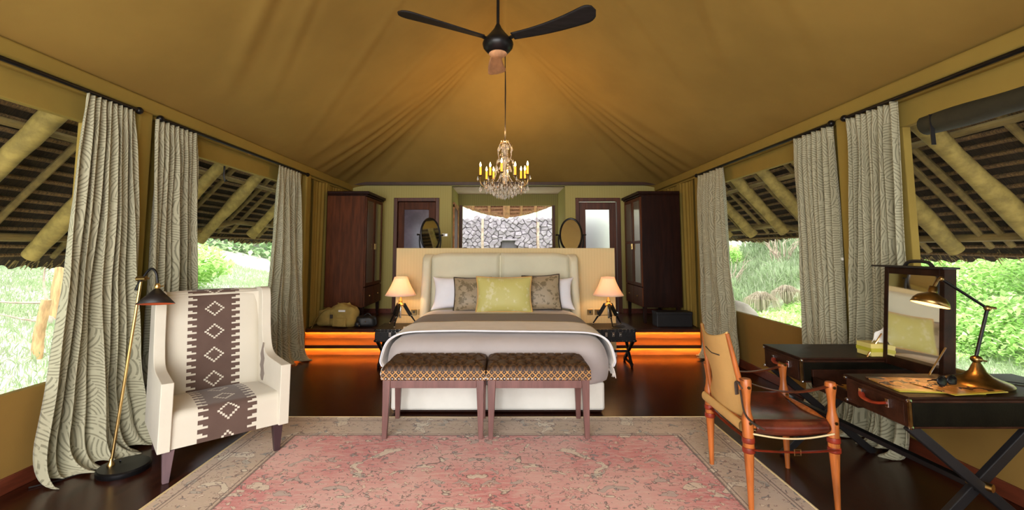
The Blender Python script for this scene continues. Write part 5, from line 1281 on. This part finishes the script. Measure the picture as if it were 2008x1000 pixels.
for e0, e1 in ((Z(rn, .0), None),):
    MB().tube(smooth_path([Z(rn, .60) + Vector((-.02, -.01, .09)), Z(rn, .60) + Vector((-.04, .03, .12)), Z(rn, .60) + Vector((-.03, .05, .04))]), .013, 8, flat=.35).build('back_loop', 'piping', sc_, smooth=True)

# ================================================================ dressing table: two trunks, tray and mirror lid on crossed legs
dt = thing('dressing_table', 'dark leather campaign dressing table of two trunks with a raised mirror lid', 'dressing table', (2.0, 2.32, 0))
def trunk(y0, y1, x1, zt, h, nm):
    tk = MB().box((0, y0, zt - h), (x1, y1, zt - .018)).build(nm, 'desk_side', dt, bevel=.006)
    MB().box((-.008, y0 - .006, zt - .016), (x1, y1 + .006, zt)).build('top', 'desk_leather', tk, bevel=.005)
    MB().box((.012, y0 - .004, zt - h + .012), (x1 - .02, y0 + .001, zt - .03)).build('front_panel', 'desk_front', tk, bevel=.002)
    MB().bar((-.003, y0 - .003, zt - h), (-.003, y0 - .003, zt - .015), .012, .012).build('edge_rail', 'old_brass', tk)
    c = MB()
    for z in (zt - .02, zt - h + .008):
        for y in (y0 + .0, y1 - .0): c.ball((.0, y, z), .012, 8)
    c.build('corner_cap', 'chrome', tk, smooth=True)
    MB().box((-.004, y0 + .03, zt - h + .02), (.0, y1 - .03, zt - .035)).build('drawer_front', 'desk_side', tk, bevel=.002)
    ym = (y0 + y1) / 2; zm = zt - h * .52
    hd = MB().tube(smooth_path([(-.008, ym - .085, zm + .012), (-.030, ym - .05, zm), (-.034, ym, zm - .006), (-.030, ym + .05, zm), (-.008, ym + .085, zm + .012)]), .015, 8, flat=.5).build('handle', 'red_strap', tk, smooth=True)
    MB().box((-.014, ym - .10, zm - .01), (-.004, ym - .078, zm + .034)).box((-.014, ym + .078, zm - .01), (-.004, ym + .10, zm + .034)).build('handle_plate', 'chrome', tk, bevel=.002)
    return tk
trunk(.0, .42, .98, .775, .155, 'near_trunk')
trunk(.82, 1.26, .92, .775, .165, 'far_trunk')
# lower centre tray
ct = MB().box((.06, .42, .58), (.95, .82, .60)).box((.06, .42, .60), (.08, .82, .655)).box((.06, .42, .60), (.95, .44, .70)).box((.06, .80, .60), (.95, .82, .70)).build('centre_tray', 'desk_leather', dt, bevel=.003)
# mirror lid
ml = MB(); mz0, mz1 = .74, 1.385; my0, my1 = .405, .835; mxp = .56; lean = .05
def LX(z): return mxp + lean * (z - mz0) / (mz1 - mz0) * 1.2
def plank(y0, y1, z0, z1, t0, t1):
    return [(LX(z0) + t0, y0, z0), (LX(z0) + t1, y0, z0), (LX(z0) + t1, y1, z0), (LX(z0) + t0, y1, z0), (LX(z1) + t0, y0, z1), (LX(z1) + t1, y0, z1), (LX(z1) + t1, y1, z1), (LX(z1) + t0, y1, z1)]
BF = [(0, 3, 2, 1), (4, 5, 6, 7), (0, 1, 5, 4), (1, 2, 6, 5), (2, 3, 7, 6), (3, 0, 4, 7)]
for q in ((my0, my0 + .032, mz0, mz1), (my1 - .032, my1, mz0, mz1)): ml.add(plank(*q, 0, .06), BF)
ml.add(plank(my0 + .032, my1 - .032, mz1 - .045, mz1, 0, .05), BF); ml.add(plank(my0 + .032, my1 - .032, mz0, mz0 + .06, 0, .05), BF)
ml = ml.build('mirror_frame', 'desk_leather', dt, bevel=.004)
MB().add(plank(my0 + .032, my1 - .032, mz0 + .06, mz1 - .045, .004, .012), BF).build('mirror_glass', 'mirror', ml)
MB().add(plank(my0 + .002, my1 - .002, mz0, mz1, .06, .075), BF).build('lid_back', 'desk_side', ml, bevel=.003)
MB().box((LX(mz1) - .02, my0 - .012, mz1 - .002), (LX(mz1) + .085, my1 + .09, mz1 + .010)).build('top_rim', 'black_matte', ml, bevel=.003)
MB().tube(smooth_path([(LX(mz1) + .04, .72, mz1 + .008), (LX(mz1) + .04, .69, mz1 + .035), (LX(mz1) + .04, .62, mz1 + .042), (LX(mz1) + .04, .55, mz1 + .035), (LX(mz1) + .04, .52, mz1 + .008)]), .011, 8).build('carry_handle', 'black_matte', ml, smooth=True)
for y in (my0 - .012, my1 + .012):
    MB().tube([(LX(.93), y, .93), (LX(.93) - .10, y, .79)], .007, 8, flat=.6).build('stay', 'chrome', dt, smooth=True)
    MB().tube([(LX(.93) - .10, y, .79), (LX(.93) - .16, y, .70)], .006, 8, flat=.6).build('stay_arm', 'old_brass', dt, smooth=True)
MB().box((.10, .44, .60), (.56, .80, .606)).build('tray_lining', 'magazine', dt)
# crossed legs on the near side, on the far side, and the long diagonal stretchers
def leg(a, b_): MB().bar(a, b_, .05, .032, up=(0, 1, 0)).build('leg', 'black_matte', dt, bevel=.004)
leg((.03, .05, .62), (.74, .05, .0)); leg((.72, .09, .62), (.04, .09, .0))
leg((.03, 1.20, .61), (.74, 1.20, .0)); leg((.72, 1.16, .61), (.04, 1.16, .0))
MB().bar((.08, 1.20, .42), (.38, .07, .31), .045, .03).build('stretcher', 'black_metal', dt, bevel=.004)
MB().tube([(.36, .11, .33), (.40, .02, .33)], .02, 10).build('pivot_bolt', 'brass', dt, smooth=True)
# things on the table
tb_ = thing('tissue_box', 'pale yellow striped tissue box on the far trunk', 'tissue box', (2.62, 3.22, .777), R(0))
MB().box((-.13, -.065, 0), (.13, .065, .085)).build('box', 'tissue_box', tb_, bevel=.003)
MB().box((-.132, -.067, .03), (.132, .067, .055)).build('stripe', 'tissue_stripe', tb_)
def ts(u, v): return (-.02 + .10 * (u - .5) + .03 * v, .02 * math.sin(u * 7) * (1 - v * .5), .085 + .12 * v * (.5 + .6 * u))
MB().grid(ts, 14, 10).jig(.012, 20, 3).build('tissue', 'paper', tb_, smooth=True, solid=.002)
mg = MB().box((-.20, -.13, 0), (.20, .13, .007)).build('magazine', 'magazine'); mg.location = (2.23, 2.50, .776); mg.rotation_euler = (0, 0, R(-6)); tag(mg, 'orange and yellow magazine lying on the near trunk', 'magazine')
mg2 = MB().box((-.16, -.11, 0), (.16, .11, .004)).build('leaflet', 'magazine'); mg2.location = (2.36, 2.44, .784); mg2.rotation_euler = (0, 0, R(9)); tag(mg2, 'tan leaflet lying over the magazine under the sunglasses', 'leaflet')
sg = thing('sunglasses', 'black sunglasses folded on the papers of the near trunk', 'sunglasses', (2.345, 2.48, .79), R(12))
for s in (-1, 1):
    MB().lathe([(.001, 0), (.026, .001), (.030, .004), (.024, .007), (.001, .008)], 20, Matrix.Translation((s * .034, 0, .016)) @ Matrix.Rotation(R(70), 4, 'X') @ Matrix.Diagonal((1, .8, 1, 1))).build('lens', 'black_metal', sg, smooth=True)
    MB().tube([(s * .034 + .030 * math.cos(a), -.002, .020 + .024 * math.sin(a)) for a in np.linspace(0, 6.28, 20, endpoint=False)], .0035, 6, closed=True).build('rim', 'black_metal', sg, smooth=True)
    MB().tube(smooth_path([(s * .066, 0, .026), (s * .068, .02, .024), (s * .02, .045 + s * .006, .010), (-s * .05, .05 + s * .006, .004)]), .003, 6).build('temple', 'black_metal', sg, smooth=True)
MB().tube([(-.008, 0, .026), (0, -.003, .030), (.008, 0, .026)], .003, 6).build('bridge', 'black_metal', sg)
# brass desk lamp
dl = thing('desk_lamp', 'lit brass articulated desk lamp on the near trunk', 'lamp', (2.555, 2.52, .776))
MB().lathe([(0, 0), (.135, 0), (.138, .010), (.130, .020), (.095, .032), (.060, .048), (.036, .072), (.022, .105), (.015, .118), (0, .12)], 40).build('base', 'old_brass', dl, smooth=True)
MB().ball((0, 0, .135), .022, 16, (1.2, 1.2, .9)).tube([(0, 0, .13), (.045, -.01, .125)], .005, 8).build('base_joint', 'old_brass', dl, smooth=True)
j1 = Vector((0, 0, .15)); j2 = Vector((.085, 0, .405)); j3 = Vector((-.155, 0, .565))
MB().tube([j1, j2], .0085, 10).build('lower_arm', 'black_metal', dl, smooth=True)
MB().ball(j2, .017, 12).tube([j2 + Vector((-.02, 0, .01)), j2 + Vector((.045, 0, -.0))], .007, 8).build('elbow', 'old_brass', dl, smooth=True)
MB().tube([j2, j3], .0075, 10).build('upper_arm', 'black_metal', dl, smooth=True)
hd_ = j3 + Vector((-.055, 0, -.075)); rot = Matrix.Rotation(R(16), 4, 'Y')
MB().ball(j3, .013, 10).tube([j3, j3 + Vector((-.02, 0, -.005)), hd_ + Vector((.004, 0, .02))], .008, 8).build('head_joint', 'old_brass', dl, smooth=True)
sh = MB().lathe([(.016, .035), (.020, .0), (.030, -.008), (.058, -.022), (.076, -.045), (.083, -.068)], 36, Matrix.Translation(hd_) @ rot, cap=False).build('lamp_shade', 'old_brass', dl, smooth=True, solid=.002)
MB().lathe([(.012, -.004), (.028, -.013), (.055, -.027), (.073, -.048), (.0805, -.0675)], 36, Matrix.Translation(hd_) @ rot, cap=False).build('shade_lining', 'brass_shade_inner', sh, smooth=True)
MB().ball(hd_ + Vector((-.010, 0, -.035)), .018, 12).build('bulb', 'flame', dl, smooth=True)
lamp('desk_lamp_light', tuple(hd_ + Vector((-.018, 0, -.066))), .6, (1, .62, .3), .02, dl)
o = MB().tube(smooth_path([(2.67, 2.50, .783), (2.74, 2.56, .781), (2.80, 2.50, .782), (2.72, 2.42, .782), (2.80, 2.38, .781), (2.93, 2.34, .781)]), .0035, 6).build('lamp_cord', 'black_matte', smooth=True); tag(o, 'black cord looping behind the brass desk lamp', 'cord')
o = MB().tube(smooth_path([(3.03, 2.62, .62), (2.96, 2.55, .50), (2.93, 2.50, .35), (2.95, 2.50, .2), (2.90, 2.46, .09), (2.86, 2.42, .012)]), .006, 6).build('power_cable', 'black_matte', smooth=True); tag(o, 'black cable hanging under the dressing table at right', 'cable')
